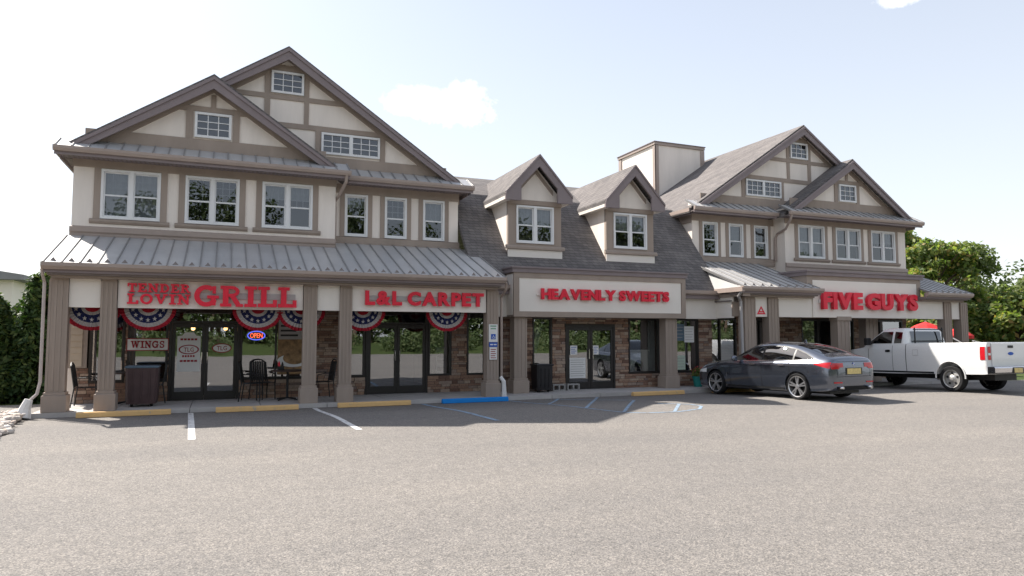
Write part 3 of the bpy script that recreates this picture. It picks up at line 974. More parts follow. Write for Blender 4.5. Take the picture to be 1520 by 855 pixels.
    rake_timber(-0.36, 8.20, 2.75, Y1, 0.18)
    timber(-3.2, 2.5, 6.40, 6.76, Y1 + .0005)
    timber(-1.0, -0.83, 6.762, 7.50, Y1 + .001); timber(0.12, 0.28, 6.762, 7.50, Y1 + .001)
    timber(-1.30, 0.58, 7.48, 7.62, Y1 + .0015); timber(-0.42, -0.30, 7.622, 7.95, Y1 + .001)
    grid_window(B, -0.79, 0.08, 6.80, 7.46, Y1 - .002, 1, 3, 3)
    rake_timber(1.49, 9.42, 4.55, Y2, 0.15)
    timber(-2.4, 6.1, 6.42, 6.75, Y2 + .0005)
    timber(0.90, 1.05, 7.60, 9.05, Y2 + .001); timber(1.95, 2.08, 7.60, 9.05, Y2 + .001)
    timber(0.0, 3.1, 8.24, 8.37, Y2 + .0015); timber(-1.0, 4.2, 7.46, 7.60, Y2 + .0015)
    timber(2.27, 2.42, 6.752, 7.46, Y2 + .001); timber(4.09, 4.24, 6.752, 7.46, Y2 + .001)
    timber(-0.9, -0.75, 6.752, 7.46, Y2 + .001)
    grid_window(B, 1.07, 1.93, 8.40, 9.02, Y2 - .002, 1, 3, 3)
    grid_window(B, 2.43, 4.08, 6.82, 7.43, Y2 - .002, 2, 3, 3)
    timber(1.05, 1.95, 9.02, 9.2, Y2 + .0015)
    MB().prism([(1.32, 9.22), (1.66, 9.22), (1.49, 9.34)], Y2 - .05, Y2 - .036).build('gable_vent', 'panel', B)
    # ---- rain leaders
    d = MB().tube([(2.98, 18.72, 6.03), (2.98, 18.78, 5.86), (2.86, 19.15, 5.56), (2.80, 19.62, 5.45), (2.83, 19.70, 5.3), (2.83, 19.70, 4.45)], 0.045, 8)
    d.build('downspout', 'gutter', B)

# ---------------------------------------------------------------- left building
LB = thing('shop_building', 'two storey half-timbered shop building at left with grill and carpet shops under its porch', 'building', (1.5, 24, 0))
upper_block(LB, False)
def porch(B, x0, x1, cols, panels, roofskip=None, roofx=None, segs=None, roofsegs=None):
    rx0, rx1 = roofx or (x0, x1)
    for (ra, rb, yt, zt) in (roofsegs or [(rx0, 2.79, 19.20, 4.10), (2.80, rx1, 19.73, 4.30)]):
        seam_roof(B, ra, rb, 16.92, 3.24, yt, zt, guards=True, name='porch_roof')
    # layered beam
    for (sa, sb_) in (segs or [(x0, x1)]):
        x0, x1 = sa, sb_
        MB().prism([(16.99, 3.10), (16.93, 3.10), (16.87, 3.17), (16.87, 3.245), (16.89, 3.245), (16.99, 3.235)], x0 - .03, x1 + .03, 'x').build('gutter', 'gutter', B)
        MB().box(x0 + .0, x1 - .0, 16.992, 17.06, 3.04, 3.225).build('fascia', 'fascia', B)
        MB().box(x0 + .06, x1 - .06, 17.06, 17.62, 3.0, 3.10).build('soffit', 'soffit', B)
        MB().box(x0 + .10, x1 - .10, 17.18, 17.60, 2.945, 2.998).build('beam', 'trim', B)
    MB().box(rx0 + .1, rx1 - .1, 17.65, 19.27, 2.80, 2.84).build('porch_ceiling', 'soffit', B)
    for (a, b) in panels:
        MB().box(a, b, 17.40, 17.60, ZB, 2.944).build('sign_band_panel', 'panel', B)
porch(LB, -3.47, 6.86, None, [(-3.06, -2.47), (-2.14, 1.78), (2.12, 2.65), (2.95, 6.50)])
MB().box(-3.40, 6.84, 17.605, 17.64, ZB + .02, 2.79).build('beam_back', 'trim', LB)
for a, b in ((-3.42, -3.06), (-2.46, -2.15), (1.79, 2.11), (2.65, 2.95), (6.51, 6.84)):
    column(LB, a, b, 17.34, 0.10, 2.944)
# porch gable ends (rake returns)
MB().prism([(16.95, 3.22), (19.2, 4.06), (19.2, 3.0), (17.2, 3.0)], -3.44, -3.40, 'x').build('porch_end', 'trim', LB)
MB().prism([(16.95, 3.22), (19.7, 4.24), (19.7, 3.0), (17.2, 3.0)], 6.82, 6.85, 'x').build('porch_end', 'trim', LB)
# storefront, wall face Y = 19.28
HZ = 0.60
holesL = [(-2.92, -2.18, HZ, 2.45), (-2.12, -1.24, HZ, 2.45), (-1.21, 0.42, 0.1, 2.45), (0.44, 2.30, HZ, 2.45),
          (2.92, 3.64, HZ, 2.45), (3.66, 5.42, 0.1, 2.45), (5.44, 6.13, 0.58, 2.45), (6.60, 7.38, 0.58, 2.45)]
stone_face(LB, -3.2, 7.40, 0.10, 2.7, 19.28, holesL + [(-3.2, -2.94, 0.95, 2.7)])
MB().box(-3.40, -2.96, 19.20, 19.275, 0.95, 2.7).build('pilaster', 'trim', LB)
for k in range(11):
    z = 0.99 + k * 0.15
    MB().prism([(19.195, z), (19.165, z + .002), (19.19, z + .15), (19.199, z + .15)], -3.30, -3.06, 'x').build('siding_board', 'siding', LB)
MB().box(-3.2, 7.38, 19.22, 19.27, 2.452, 2.79).build('header', 'trim', LB)
shop_window(LB, -2.92, -2.18, HZ, 2.45, 19.28)
shop_window(LB, -2.12, -1.24, HZ, 2.45, 19.28)
shop_door(LB, -1.21, 0.42, 0.1, 2.45, 19.28, transom=2.06)
shop_window(LB, 0.44, 2.30, HZ, 2.45, 19.28, mull=[1.31])
shop_window(LB, 2.92, 3.64, HZ, 2.45, 19.28, rail=2.06)
shop_door(LB, 3.66, 5.42, 0.1, 2.45, 19.28, transom=2.06)
shop_window(LB, 5.44, 6.13, 0.58, 2.45, 19.28, rail=2.06)
shop_window(LB, 6.60, 7.38, 0.58, 2.45, 19.28)
# rooms behind the glass
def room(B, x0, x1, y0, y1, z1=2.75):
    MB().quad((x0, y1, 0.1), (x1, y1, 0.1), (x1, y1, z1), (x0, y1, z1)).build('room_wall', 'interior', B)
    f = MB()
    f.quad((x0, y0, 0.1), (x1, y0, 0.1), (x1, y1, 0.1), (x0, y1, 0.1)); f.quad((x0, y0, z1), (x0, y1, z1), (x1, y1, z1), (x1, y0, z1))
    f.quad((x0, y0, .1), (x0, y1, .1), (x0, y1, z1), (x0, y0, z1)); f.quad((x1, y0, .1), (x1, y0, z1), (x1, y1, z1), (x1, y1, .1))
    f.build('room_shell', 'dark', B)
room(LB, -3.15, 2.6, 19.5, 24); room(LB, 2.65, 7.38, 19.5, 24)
for k, x in enumerate((-0.72, 0.08, 1.62)):
    lampo = MB().lathe([(0.03, 0), (0.05, .03), (0.05, .07), (0.02, .1)], (x, 20.4, 1.86), 10).build('pendant_bulb', 'bulb', LB)
    MB().tube([(x, 20.4, 1.96), (x, 20.4, 2.75)], 0.006, 5).build('pendant_cord', 'black', LB)
# leaders on the porch corners
MB().tube([(-3.50, 17.02, 3.12), (-3.50, 17.10, 3.0), (-3.50, 17.32, 2.85), (-3.50, 17.34, 0.75), (-3.54, 17.30, 0.50), (-3.66, 17.22, 0.36)], 0.032, 8).build('downspout', 'leader', LB)
MB().tube([(-3.66, 17.22, 0.40), (-3.72, 17.2, 0.2), (-3.74, 17.16, 0.02)], [0.075, 0.11, 0.15], 8).build('drain_boot', 'whitemetal', LB)
MB().tube([(6.93, 17.02, 3.12), (6.95, 17.1, 2.95), (6.96, 17.45, 2.75), (6.96, 17.45, 0.55), (6.98, 17.33, 0.45), (6.99, 17.31, 0.07)], 0.038, 8).build('downspout', 'gutter', LB)
MB().tube([(6.90, 17.36, 0.62), (6.97, 17.30, 0.5), (6.98, 17.28, 0.05)], [0.05, 0.06, 0.07], 8).build('drain_boot', 'whitemetal', LB)

# ---------------------------------------------------------------- middle building
MBD = thing('shop_building', 'low middle shop with dark shingled mansard roof, two gabled dormers and a boxed sign front', 'building', (10.4, 23, 0))
EY, EZ, MS = 18.2, 3.15, 1.2
def mz(y): return EZ + MS * (y - EY)
MB().prism([(EY, EZ), (20.78, mz(20.78)), (24.3, 7.62), (29, 5.6), (29, 5.4), (24.3, 7.45), (20.85, 6.1), (EY + .12, EZ - .03)], 6.53, 15.02, 'x').build('mansard_roof', 'shingle', MBD)
MB().prism([(18.14, 3.02), (18.10, 3.06), (18.10, 3.16), (18.2, 3.16), (18.2, 3.02)], 6.9, 14.98, 'x').build('gutter', 'gutter', MBD)
MB().box(6.9, 14.98, 18.20, 18.7, 2.90, 3.04).build('eave_soffit', 'fascia', MBD)
MB().box(6.9, 14.96, 18.40, 18.69, 2.26, 2.898).build('frieze_panel', 'panel', MBD)
# boxed sign front
MB().box(7.51, 13.34, 17.93, 18.9, 2.25, 3.50).build('sign_box', 'trim', MBD)
MB().box(7.46, 13.39, 17.86, 19.0, 3.50, 3.62).build('sign_box_cap', 'fascia', MBD)
MB().box(7.43, 13.42, 17.82, 19.0, 3.621, 3.665).build('cap_crown', 'fascia', MBD)
MB().box(7.69, 13.17, 17.918, 17.929, 2.40, 3.37).build('sign_panel', 'panel', MBD)
frame_rect(MB(), 7.512, 13.338, 2.252, 3.498, 0.15, 17.895, 17.928).build('sign_box_frame', 'trim', MBD)
MB().box(7.495, 7.509, 17.96, 18.85, 2.30, 3.45).build('side_panel', 'panel', MBD)
for a, b in ((7.58, 7.97), (12.66, 13.08)):
    column(MBD, a, b, 18.02, 0.10, 2.248, d=0.36)
def dormer(B, cx):
    Y = 18.97
    w = 0.88
    hb, ht = 4.30, 5.80
    # cheeks and front
    for s in (-1, 1):
        x = cx + s * w
        yb0, yt = EY + (4.06 - EZ) / MS, EY + (5.86 - EZ) / MS
        mbq = MB().prism([(Y + .02, 4.06), (Y + .02, 5.86), (yt + .1, 5.86), (yb0 + .1, 4.06)], x - (0.06 if s > 0 else 0), x + (0.06 if s < 0 else 0), 'x')
        mbq.build('dormer_cheek', 'stucco', B)
    hole = [(cx - .62, cx + .62, 4.48, 5.63)]
    fm = MB(); wall_holes(fm, cx - w - .002, cx + w + .002, 4.03, 5.80, Y, Y + .12, hole)
    fm.build('dormer_front', 'trim', B)
    hung_window(B, cx - .62, cx + .62, 4.49, 5.63, Y, 2, trim=0, sill=False, curtain=0.5)
    MB().box(cx - w - .02, cx + w + .02, Y - .03, Y - .001, 4.06, 4.29).build('skirt_panel', 'panel', B)
    MB().prism([(Y - .001, 4.42), (Y - .05, 4.42), (Y - .09, 4.36), (Y - .09, 4.30), (Y - .001, 4.295)], cx - w - .09, cx + w + .09, 'x').build('sill', 'trim', B)
    # steep gabled roof
    sl, half, zr = 1.10, 1.10, 7.16
    yb = 18.64
    def ymeet(z): return EY + (z - EZ) / MS if z < 6.24 else 20.78 + (z - 6.24) / 0.392
    for s in (-1, 1):
        ze = zr - sl * half
        mb2 = MB()
        pt = [(cx, yb, zr), (cx + s * half, yb, ze), (cx + s * half, ymeet(ze) + .25, ze), (cx, ymeet(zr) + .25, zr)]
        pb = [(p[0], p[1], p[2] - .12) for p in pt]
        i = 0
        fcs = [(0, 1, 2, 3), (7, 6, 5, 4), (0, 4, 5, 1), (1, 5, 6, 2), (2, 6, 7, 3), (3, 7, 4, 0)]
        mb2.v = pt + pb
        mb2.f = fcs if s < 0 else [f[::-1] for f in fcs]
        mb2.build('dormer_roof', 'shingle', B)
        # eave gutter board and box soffit
        xo = cx + s * half
        MB().box(xo - (0.0 if s < 0 else .03), xo + (.03 if s < 0 else 0.0), yb + .05, ymeet(ze) + .1, ze - .16, ze - .125).build('eave_board', 'panel', B)
        MB().box(min(xo, cx + s * w), max(xo, cx + s * w), yb + .06, ymeet(ze - .2), ze - .22, ze - .165).build('eave_soffit', 'panel', B)
        # broad rake with a flat foot
        zt = zr - .05
        foot = cx + s * (w - 0.28)
        MB().prism([(cx, zt), (xo, ze - .05), (xo, ze - .24), (foot, ze - .24), (foot, zt - sl * (w - .28) - .30), (cx, zt - .32)], yb - .03, yb + .04).build('rake_board', 'fascia', B)
        MB().prism([(cx, zr), (xo, ze), (xo, ze - .07), (cx, zr - .08)], yb - .06, yb - .031).build('crown_strip', 'fascia', B)
        MB().prism([(cx, zt - .33), (cx + s * (w - .29), zt - .33 - sl * (w - .29)), (cx + s * (w - .29), zt - .47 - sl * (w - .29)), (cx, zt - .47)], Y - .035, Y - .012).build('inner_rake', 'trim', B)
    MB().prism([(cx - w, 5.80), (cx + w, 5.80), (cx + w, 5.9), (cx, 5.9 + w * sl), (cx - w, 5.9)], Y - .01, Y + .12).build('dormer_gable', 'stucco', B)
    MB().box(cx - w - .005, cx + w + .005, Y - .03, Y - .011, 5.66, 5.80).build('head_board', 'trim', B)
dormer(MBD, 8.66)
dormer(MBD, 12.02)
# storefront, wall face Y = 18.70
holesM = [(8.44, 9.08, 0.52, 2.26), (9.52, 11.24, 0.1, 2.04), (11.73, 12.88, 0.55, 2.26), (13.33, 14.40, 0.54, 2.26)]
stone_face(MBD, 7.5, 14.95, 0.10, 2.26, 18.70, holesM)
shop_window(MBD, 8.44, 9.08, 0.52, 2.25, 18.70)
shop_door(MBD, 9.52, 11.24, 0.1, 2.04, 18.70)
shop_window(MBD, 11.73, 12.88, 0.55, 2.25, 18.70)
shop_window(MBD, 13.33, 14.40, 0.54, 2.25, 18.70)
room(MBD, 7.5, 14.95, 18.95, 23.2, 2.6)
# rooftop stair box, standing on the right roof
RT = thing('rooftop_enclosure', 'square cream stucco rooftop box with taupe corner boards beside the right roof', 'rooftop box', (18.2, 26, 7))
MB().box(16.95, 19.45, 24.7, 27.6, 6.5, 9.90).build('box_wall', 'stucco', RT)
for x in (16.90, 19.31):
    MB().box(x, x + .2, 24.66, 24.699, 7.0, 9.88).build('corner_board', 'gutter', RT)
MB().box(16.91, 16.949, 24.66, 24.85, 7.0, 9.88).build('corner_board', 'gutter', RT)
MB().box(16.91, 16.949, 27.4, 27.62, 7.0, 9.88).build('corner_board', 'gutter', RT)
MB().box(16.88, 19.52, 24.64, 27.66, 9.905, 10.02).build('cap_board', 'gutter', RT)
MB().box(16.85, 19.55, 24.61, 27.69, 10.021, 10.05).build('cap_flashing', 'fascia', RT)

# ---------------------------------------------------------------- right building
RB = thing('shop_building', 'two storey half-timbered shop building at right with a raised red-lettered burger sign front', 'building', (19.5, 24, 0))
MIRROR[RB.name] = SM
upper_block(RB, True)
def mx(x): return SM - x
porch(RB, -3.75, 6.80, None, [], segs=[(-3.75, SM - 22.95), (SM - 18.02, 6.80)], roofsegs=[(-3.75, SM - 23.1, 19.20, 4.10), (SM - 17.88, 6.80, 19.73, 4.30)])
# band and raised parapet given in real coordinates (mirrored back for the builder)
def rbox(x0, x1, y0, y1, z0, z1, name, mat, parent=None):
    return MB().box(mx(x0), mx(x1), y0, y1, z0, z1).build(name, mat, parent or RB)
rbox(15.62, 16.12, 17.40, 17.6, ZB - .01, 2.944, 'sign_band_panel', 'panel')
rbox(16.56, 24.36, 17.40, 17.6, ZB - .01, 2.944, 'sign_band_panel', 'panel')
rbox(24.76, 25.24, 17.40, 17.6, ZB - .01, 2.944, 'sign_band_panel', 'panel')
rbox(14.9, 25.5, 17.605, 17.64, ZB, 2.79, 'beam_back', 'trim')
rbox(17.80, 23.18, 17.37, 19.27, 2.95, 3.71, 'parapet', 'trim')
rbox(18.03, 22.94, 17.352, 17.399, 2.325, 3.56, 'parapet_panel', 'panel')
rbox(17.74, 23.24, 17.30, 19.24, 3.711, 3.83, 'parapet_cap', 'fascia')
rbox(17.70, 23.28, 17.26, 19.24, 3.831, 3.89, 'cap_crown', 'fascia')
for a, b, y in ((15.16, 15.60, 17.34), (16.13, 16.55, 17.34), (19.10, 19.66, 17.36), (21.3, 21.9, 18.12), (24.37, 24.75, 17.34), (25.25, 25.62, 17.34)):
    column(RB, mx(b), mx(a), y, 0.10, 2.94 if y < 17.35 else (2.36 if y < 17.5 else 2.79), cap=y > 17.35)
# left return of the right porch: side panel, eave and hipped end
rbox(14.92, 14.98, 17.62, 18.68, ZB - .05, 2.944, 'side_band_panel', 'panel')
rbox(14.86, 15.14, 17.05, 18.3, 2.945, 3.06, 'side_beam', 'trim')
rbox(14.70, 14.80, 16.90, 18.22, 3.08, 3.22, 'side_gutter', 'gutter')
hip = MB()
A, Bp, Cp, D = (14.74, 16.90, 3.23), (14.74, 18.28, 3.22), (14.98, 19.9, 4.36), (15.0, 19.75, 4.33)
hip.quad(*[(mx(p[0]), p[1], p[2]) for p in (A, Bp, Cp, D)])
hip.build('hip_end', 'metal', RB)
MB().tube([(mx(14.74), 16.95, 3.12), (mx(14.80), 17.2, 2.95), (mx(14.98), 17.30, 2.8), (mx(15.03), 17.30, 0.2)], 0.045, 8).build('downspout', 'raceway', RB)
# storefront of the right block
holesR = [(mx(16.45), mx(15.05), 0.5, 2.30), (mx(18.3), mx(16.7), 0.5, 2.30), (mx(22.0), mx(19.42), 0.1, 2.30), (mx(24.6), mx(22.3), 0.5, 2.30)]
stone_face(RB, -3.3, 6.6, 0.10, 2.7, 19.28, holesR)
shop_window(RB, mx(16.45), mx(15.05), 0.5, 2.30, 19.28, mull=[mx(15.75)])
shop_window(RB, mx(18.3), mx(16.7), 0.5, 2.30, 19.28, mull=[mx(17.5)])
shop_window(RB, mx(22.0), mx(19.42), 0.1, 2.30, 19.28, mull=[mx(20.2), mx(21.1)])
shop_window(RB, mx(24.6), mx(22.3), 0.5, 2.30, 19.28, mull=[mx(23.4)])
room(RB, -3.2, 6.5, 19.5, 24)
for a, b in ((15.1, 15.72), (15.78, 16.4), (16.75, 17.47), (19.47, 20.17), (22.35, 23.37)):
    bl = MB()
    for k in range(16):
        bl.prism([(19.42, 2.26 - k * .09), (19.45, 2.26 - k * .09), (19.40, 2.18 - k * .09), (19.37, 2.18 - k * .09)], mx(b), mx(a), 'x')
    bl.build('window_blind', 'siding', RB, kind='stuff')
# ================================================================== SIGN LETTERS
_glyph = {}
def glyph_mesh(ch, bold=0.02, depth=0.05, mat='red'):
    """block capital from the built-in font as an extruded mesh, unit cap height, left edge at x = 0, front facing -Y"""
    key = (ch, bold, depth, mat)
    if key in _glyph: return _glyph[key]
    cu = bpy.data.curves.new('letter', 'FONT')
    cu.body = ch
    cu.size = 1.0
    cu.offset = bold
    cu.extrude = 0.5
    cu.resolution_u = 4
    o = bpy.data.objects.new('letter', cu)
    COL.objects.link(o)
    dg = bpy.context.evaluated_depsgraph_get()
    dg.update()
    me = bpy.data.meshes.new_from_object(o.evaluated_get(dg))
    COL.objects.unlink(o); bpy.data.objects.remove(o)
    co = np.empty(len(me.vertices) * 3); me.vertices.foreach_get('co', co); co = co.reshape(-1, 3)
    capH = 0.7 if ch in '&GSCOQUJ' else max(co[:, 1].max(), 0.5)
    x0 = co[:, 0].min(); w = (co[:, 0].max() - x0)
    y0, y1 = co[:, 1].min(), co[:, 1].max()
    new = np.stack([(co[:, 0] - x0) / (y1 - y0), -co[:, 2] * depth * 2, (co[:, 1] - y0) / (y1 - y0)], 1)
    # extrude is +-0.5 in z; put the back at y = 0 and the front at y = -depth
    new[:, 1] = -(co[:, 2] + 0.5) * depth
    me.vertices.foreach_set('co', new.ravel())
    me.materials.clear(); me.materials.append(M[mat])
    me.update()
    _glyph[key] = (me, w / (y1 - y0))
    return _glyph[key]
def arc(cx, cz, rx, rz, a0, a1, n=14):
    return [(cx + rx * math.cos(R(a0 + (a1 - a0) * k / n)), cz + rz * math.sin(R(a0 + (a1 - a0) * k / n))) for k in range(n + 1)]
SLAB = {}
def _sl():
    t, s = 0.23, 0.15                       # stem thickness, slab height
    st = lambda x: ('r', x, x + t, 0, 1)
    sb = lambda x0, x1, z0, z1: ('r', x0, x1, z0, z1)
    SLAB['I'] = (0.50, [st(.135), sb(0, .5, 0, s), sb(0, .5, 1 - s, 1)])
    SLAB['L'] = (0.78, [st(.12), sb(0, .48, 1 - s, 1), sb(0, .78, 0, s + .02), sb(.62, .78, 0, .36)])
    SLAB['T'] = (0.80, [('r', .285, .515, 0, 1), sb(.16, .64, 0, s), sb(0, .8, 1 - s - .02, 1), sb(0, .14, .64, 1), sb(.66, .8, .64, 1)])
    SLAB['E'] = (0.78, [st(.1), sb(0, .78, 0, s + .02), sb(0, .76, 1 - s - .02, 1), sb(.1, .55, .43, .58), sb(.64, .78, 0, .33), sb(.62, .76, .70, 1), sb(.44, .55, .36, .65)])
    SLAB['N'] = (0.94, [('r', .1, .25, 0, 1), ('r', .68, .83, 0, 1), ('l', [(.17, .93), (.75, .07)], .22), sb(0, .38, 0, s - .02), sb(0, .3, 1 - s, 1), sb(.56, .94, 1 - s + .02, 1)])
    SLAB['D'] = (0.88, [st(.1), sb(0, .45, 0, s), sb(0, .45, 1 - s, 1), ('l', arc(.36, .5, .40, .42, -90, 90), .19)])
    SLAB['R'] = (0.92, [st(.1), sb(0, .45, 0, s), sb(0, .45, 1 - s, 1), ('l', arc(.42, .735, .27, .19, -90, 90), .15), sb(.3, .46, .48, .62), ('l', [(.48, .52), (.72, .10)], .2), sb(.62, .92, 0, s - .02)])
    SLAB['O'] = (0.92, [('l', arc(.46, .5, .34, .41, 0, 360, 26), .20)])
    SLAB['V'] = (0.94, [('l', [(.20, .95), (.47, .06)], .21), ('l', [(.76, .95), (.47, .06)], .15), sb(0, .40, 1 - s, 1), sb(.60, .94, 1 - s, 1)])
    SLAB['G'] = (0.98, [('l', arc(.48, .5, .36, .41, 48, 335, 24), .21), sb(.66, .86, .05, .44), sb(.52, .98, .38, .52), sb(.72, .86, .62, .97)])
    SLAB['W'] = (1.30, [('l', [(.20, .95), (.40, .06)], .2), ('l', [(.64, .90), (.40, .06)], .13), ('l', [(.64, .95), (.86, .06)], .2), ('l', [(1.08, .95), (.86, .06)], .13), sb(0, .38, 1 - s, 1), sb(.92, 1.30, 1 - s, 1), sb(.5, .76, 1 - s, 1)])
    SLAB['S'] = (0.76, [('l', arc(.38, .72, .24, .20, 20, 250, 14)[:-1] + [(.38, .52)] + arc(.38, .28, .26, .20, 80, -160, 14), .17), sb(.56, .68, .62, .98), sb(.08, .2, .02, .38)])
_sl()
_slab = {}
def slab_mesh(ch, depth, mat):
    key = (ch, depth, mat)
    if key in _slab: return _slab[key]
    w, parts = SLAB[ch]
    mb = MB()
    for i, p in enumerate(parts):
        d = depth + 0.003 * i
        if p[0] == 'r':
            mb.prism([(p[1], p[3]), (p[2], p[3]), (p[2], p[4]), (p[1], p[4])], -d, 0)
        else:
            pts, t = [Vector(q) for q in p[1]], p[2]
            closed = (pts[0] - pts[-1]).length < 1e-4
            Ls, Rs = [], []
            for k in range(len(pts)):
                if closed:
                    d0 = pts[(k + 1) % (len(pts) - 1)] - pts[(k - 1) % (len(pts) - 1)]
                else:
                    d0 = pts[min(k + 1, len(pts) - 1)] - pts[max(k - 1, 0)]
                d0.normalize()
                n = Vector((-d0.y, d0.x)) * t / 2
                Ls.append(pts[k] + n); Rs.append(pts[k] - n)
            for k in range(len(pts) - 1):
                q = [tuple(Ls[k]), tuple(Rs[k]), tuple(Rs[k + 1]), tuple(Ls[k + 1])]
                i0 = len(mb.v)
                mb.v += [(a, -d, b) for a, b in q] + [(a, 0, b) for a, b in q]
                mb.f += [(i0, i0 + 1, i0 + 2, i0 + 3), (i0, i0 + 3, i0 + 7, i0 + 4), (i0 + 1, i0 + 5, i0 + 6, i0 + 2)]
                if not closed and k == 0: mb.f.append((i0, i0 + 4, i0 + 5, i0 + 1))
                if not closed and k == len(pts) - 2: mb.f.append((i0 + 3, i0 + 2, i0 + 6, i0 + 7))
    me = mb.mesh('letter', mat)
    _slab[key] = (me, w)
    return _slab[key]
def word(parent, text, x0, x1, z0, z1, Y, font='block', bold=0.02, depth=0.06, mat='red', gap=0.13, space=0.35, name='letter'):
    """row of letters filling x0..x1, each letter a part; parent is a thing at the origin of its wall"""
    H = z1 - z0
    gl = []
    total = 0
    for ch in text:
        if ch == ' ':
            gl.append((None, space)); total += space + gap; continue
        me, w = glyph_mesh(ch, bold, depth, mat) if font == 'block' else slab_mesh(ch, depth, mat)
        gl.append((me, w)); total += w + gap
    total -= gap
    k = (x1 - x0) / total
    x = x0
    loc0 = world_loc(parent)
    for me, w in gl:
        if me is not None:
            share(me, name, Vector((x, Y, z0)) - loc0, parent, scale=(k, 1, H))
        x += (w + gap) * k

sg = thing('shop_sign', 'big red slab serif letters reading TENDER LOVIN GRILL on the left sign band', 'sign', (-0.17, 17.4, 2.4), group='red channel letter signs')
MB().box(-1.95, -0.68, 17.36, 17.399, 2.58, 2.70).build('raceway', 'raceway', sg)
MB().box(-0.60, 1.60, 17.36, 17.399, 2.56, 2.70).build('raceway', 'raceway', sg)
word(sg, 'TENDER', -1.95, -0.69, 2.68, 2.875, 17.355, 'slab', depth=0.06, gap=0.10)
word(sg, 'LOVIN', -1.95, -0.69, 2.415, 2.645, 17.355, 'slab', depth=0.06, gap=0.10)
word(sg, 'GRILL', -0.62, 1.62, 2.385, 2.865, 17.355, 'slab', depth=0.08, gap=0.05)
sg = thing('shop_sign', 'red block letters reading L&L CARPET on the sign band beside the middle shop', 'sign', (4.8, 17.4, 2.45), group='red channel letter signs')
MB().box(3.3, 6.34, 17.36, 17.399, 2.60, 2.72).build('raceway', 'raceway', sg)
word(sg, 'L&L CARPET', 3.26, 6.40, 2.48, 2.84, 17.355, 'block', 0.05, 0.06, gap=0.08, space=0.22)
sg = thing('shop_sign', 'red block letters reading HEAVENLY SWEETS on the boxed middle sign', 'sign', (10.5, 17.9, 2.75), group='red channel letter signs')
MB().box(8.22, 12.6, 17.875, 17.917, 2.86, 2.90).build('raceway', 'panel', sg)
word(sg, 'HEAVENLY SWEETS', 8.33, 12.66, 2.745, 3.06, 17.872, 'block', 0.052, 0.07, gap=0.03, space=0.28)
sg = thing('shop_sign', 'heavy red block letters reading FIVE GUYS on the raised right sign front', 'sign', (20.5, 17.35, 2.6), group='red channel letter signs')
MB().box(18.25, 22.93, 17.31, 17.35, 2.80, 2.92).build('raceway', 'paper', sg)
word(sg, 'FIVE GUYS', 18.32, 22.80, 2.59, 3.17, 17.308, 'block', 0.056, 0.12, gap=0.06, space=0.20)
em = thing('truss_emblem', 'small red triangle emblem on the narrow cream panel between two right porch columns', 'emblem', (15.87, 17.4, 2.45))
mbt = MB()
o3 = [(15.70, 2.40), (16.04, 2.40), (15.87, 2.66)]; i3 = [(15.77, 2.44), (15.97, 2.44), (15.87, 2.60)]
for k in range(3):
    a, b, c, d = o3[k], o3[(k + 1) % 3], i3[(k + 1) % 3], i3[k]
    mbt.prism([a, b, c, d], 17.385, 17.399)
mbt.build('triangle_outline', 'red', em)
MB().box(15.78, 15.96, 17.388, 17.398, 2.46, 2.50).build('triangle_bar', 'red', em)

# ================================================================== BUNTING FANS
def make_bunting():
    root = thing('bunting_fan', 'bunting', 'bunting', (0, 0, 0), local=True, group='pleated bunting fans under the left porch band')
    N = 40
    def ring(r0, r1, name, mat, scallop=0.0, yo=0.0):
        mb = MB()
        P0, P1 = [], []
        for k in range(N + 1):
            a = math.pi + math.pi * k / N
            pl = 0.018 * (1 if k % 2 else -1)
            sc_ = 1 + scallop * abs(math.sin(a * 6))
            f = lambda r: (r * math.cos(a), yo + pl * (r / 0.55), r * math.sin(a) * 0.86 - 0.02 * math.sin(a))
            P0.append(f(r0)); P1.append(f(r1 * sc_))
        for k in range(N):
            mb.quad(P0[k], P1[k], P1[k + 1], P0[k + 1])
        return mb.build(name, mat, root)
    ring(0.03, 0.15, 'red_centre', 'darkred')
    ring(0.15, 0.22, 'white_ring', 'clothwhite')
    bl = ring(0.22, 0.395, 'blue_ring', 'clothblue')
    ring(0.395, 0.49, 'white_ring', 'clothwhite')
    ring(0.49, 0.565, 'red_border', 'darkred', 0.02)
    MB().box(-0.58, 0.58, -0.012, 0.012, -0.005, 0.03).build('header_tape', 'clothwhite', root)
    for k in range(7):
        a = math.pi + math.pi * (k + 0.5) / 7
        cx, cz = 0.315 * math.cos(a), 0.315 * math.sin(a) * 0.86 + 0.01
        pts = []
        for j in range(10):
            rr = 0.05 if j % 2 == 0 else 0.021
            b = math.pi / 2 + 2 * math.pi * j / 10
            pts.append((cx + rr * math.cos(b), cz + rr * math.sin(b)))
        MB().prism(pts, -0.030, -0.024).build('star', 'clothwhite', bl)
    return root
bun = make_bunting()
BX = [(-2.66, 'leftmost red white and blue bunting fan, half hidden by the second porch column'),
      (-1.56, 'red white and blue bunting fan hanging above the WINGS sign'),
      (0.78, 'red white and blue bunting fan above the neon open sign right of the grill doors'),
      (1.78, 'red white and blue bunting fan cut by the third porch column, over the food poster'),
      (3.28, 'red white and blue bunting fan left of the carpet shop doors'),
      (5.50, 'rightmost red white and blue bunting fan, right of the carpet shop doors')]
for i, (x, lab) in enumerate(BX):
    o = bun if i == 0 else copy_tree(bun)
    o.location = (x, 17.70, 2.36); o.scale = (1.0, 1, 1.12)
    o['label'] = lab

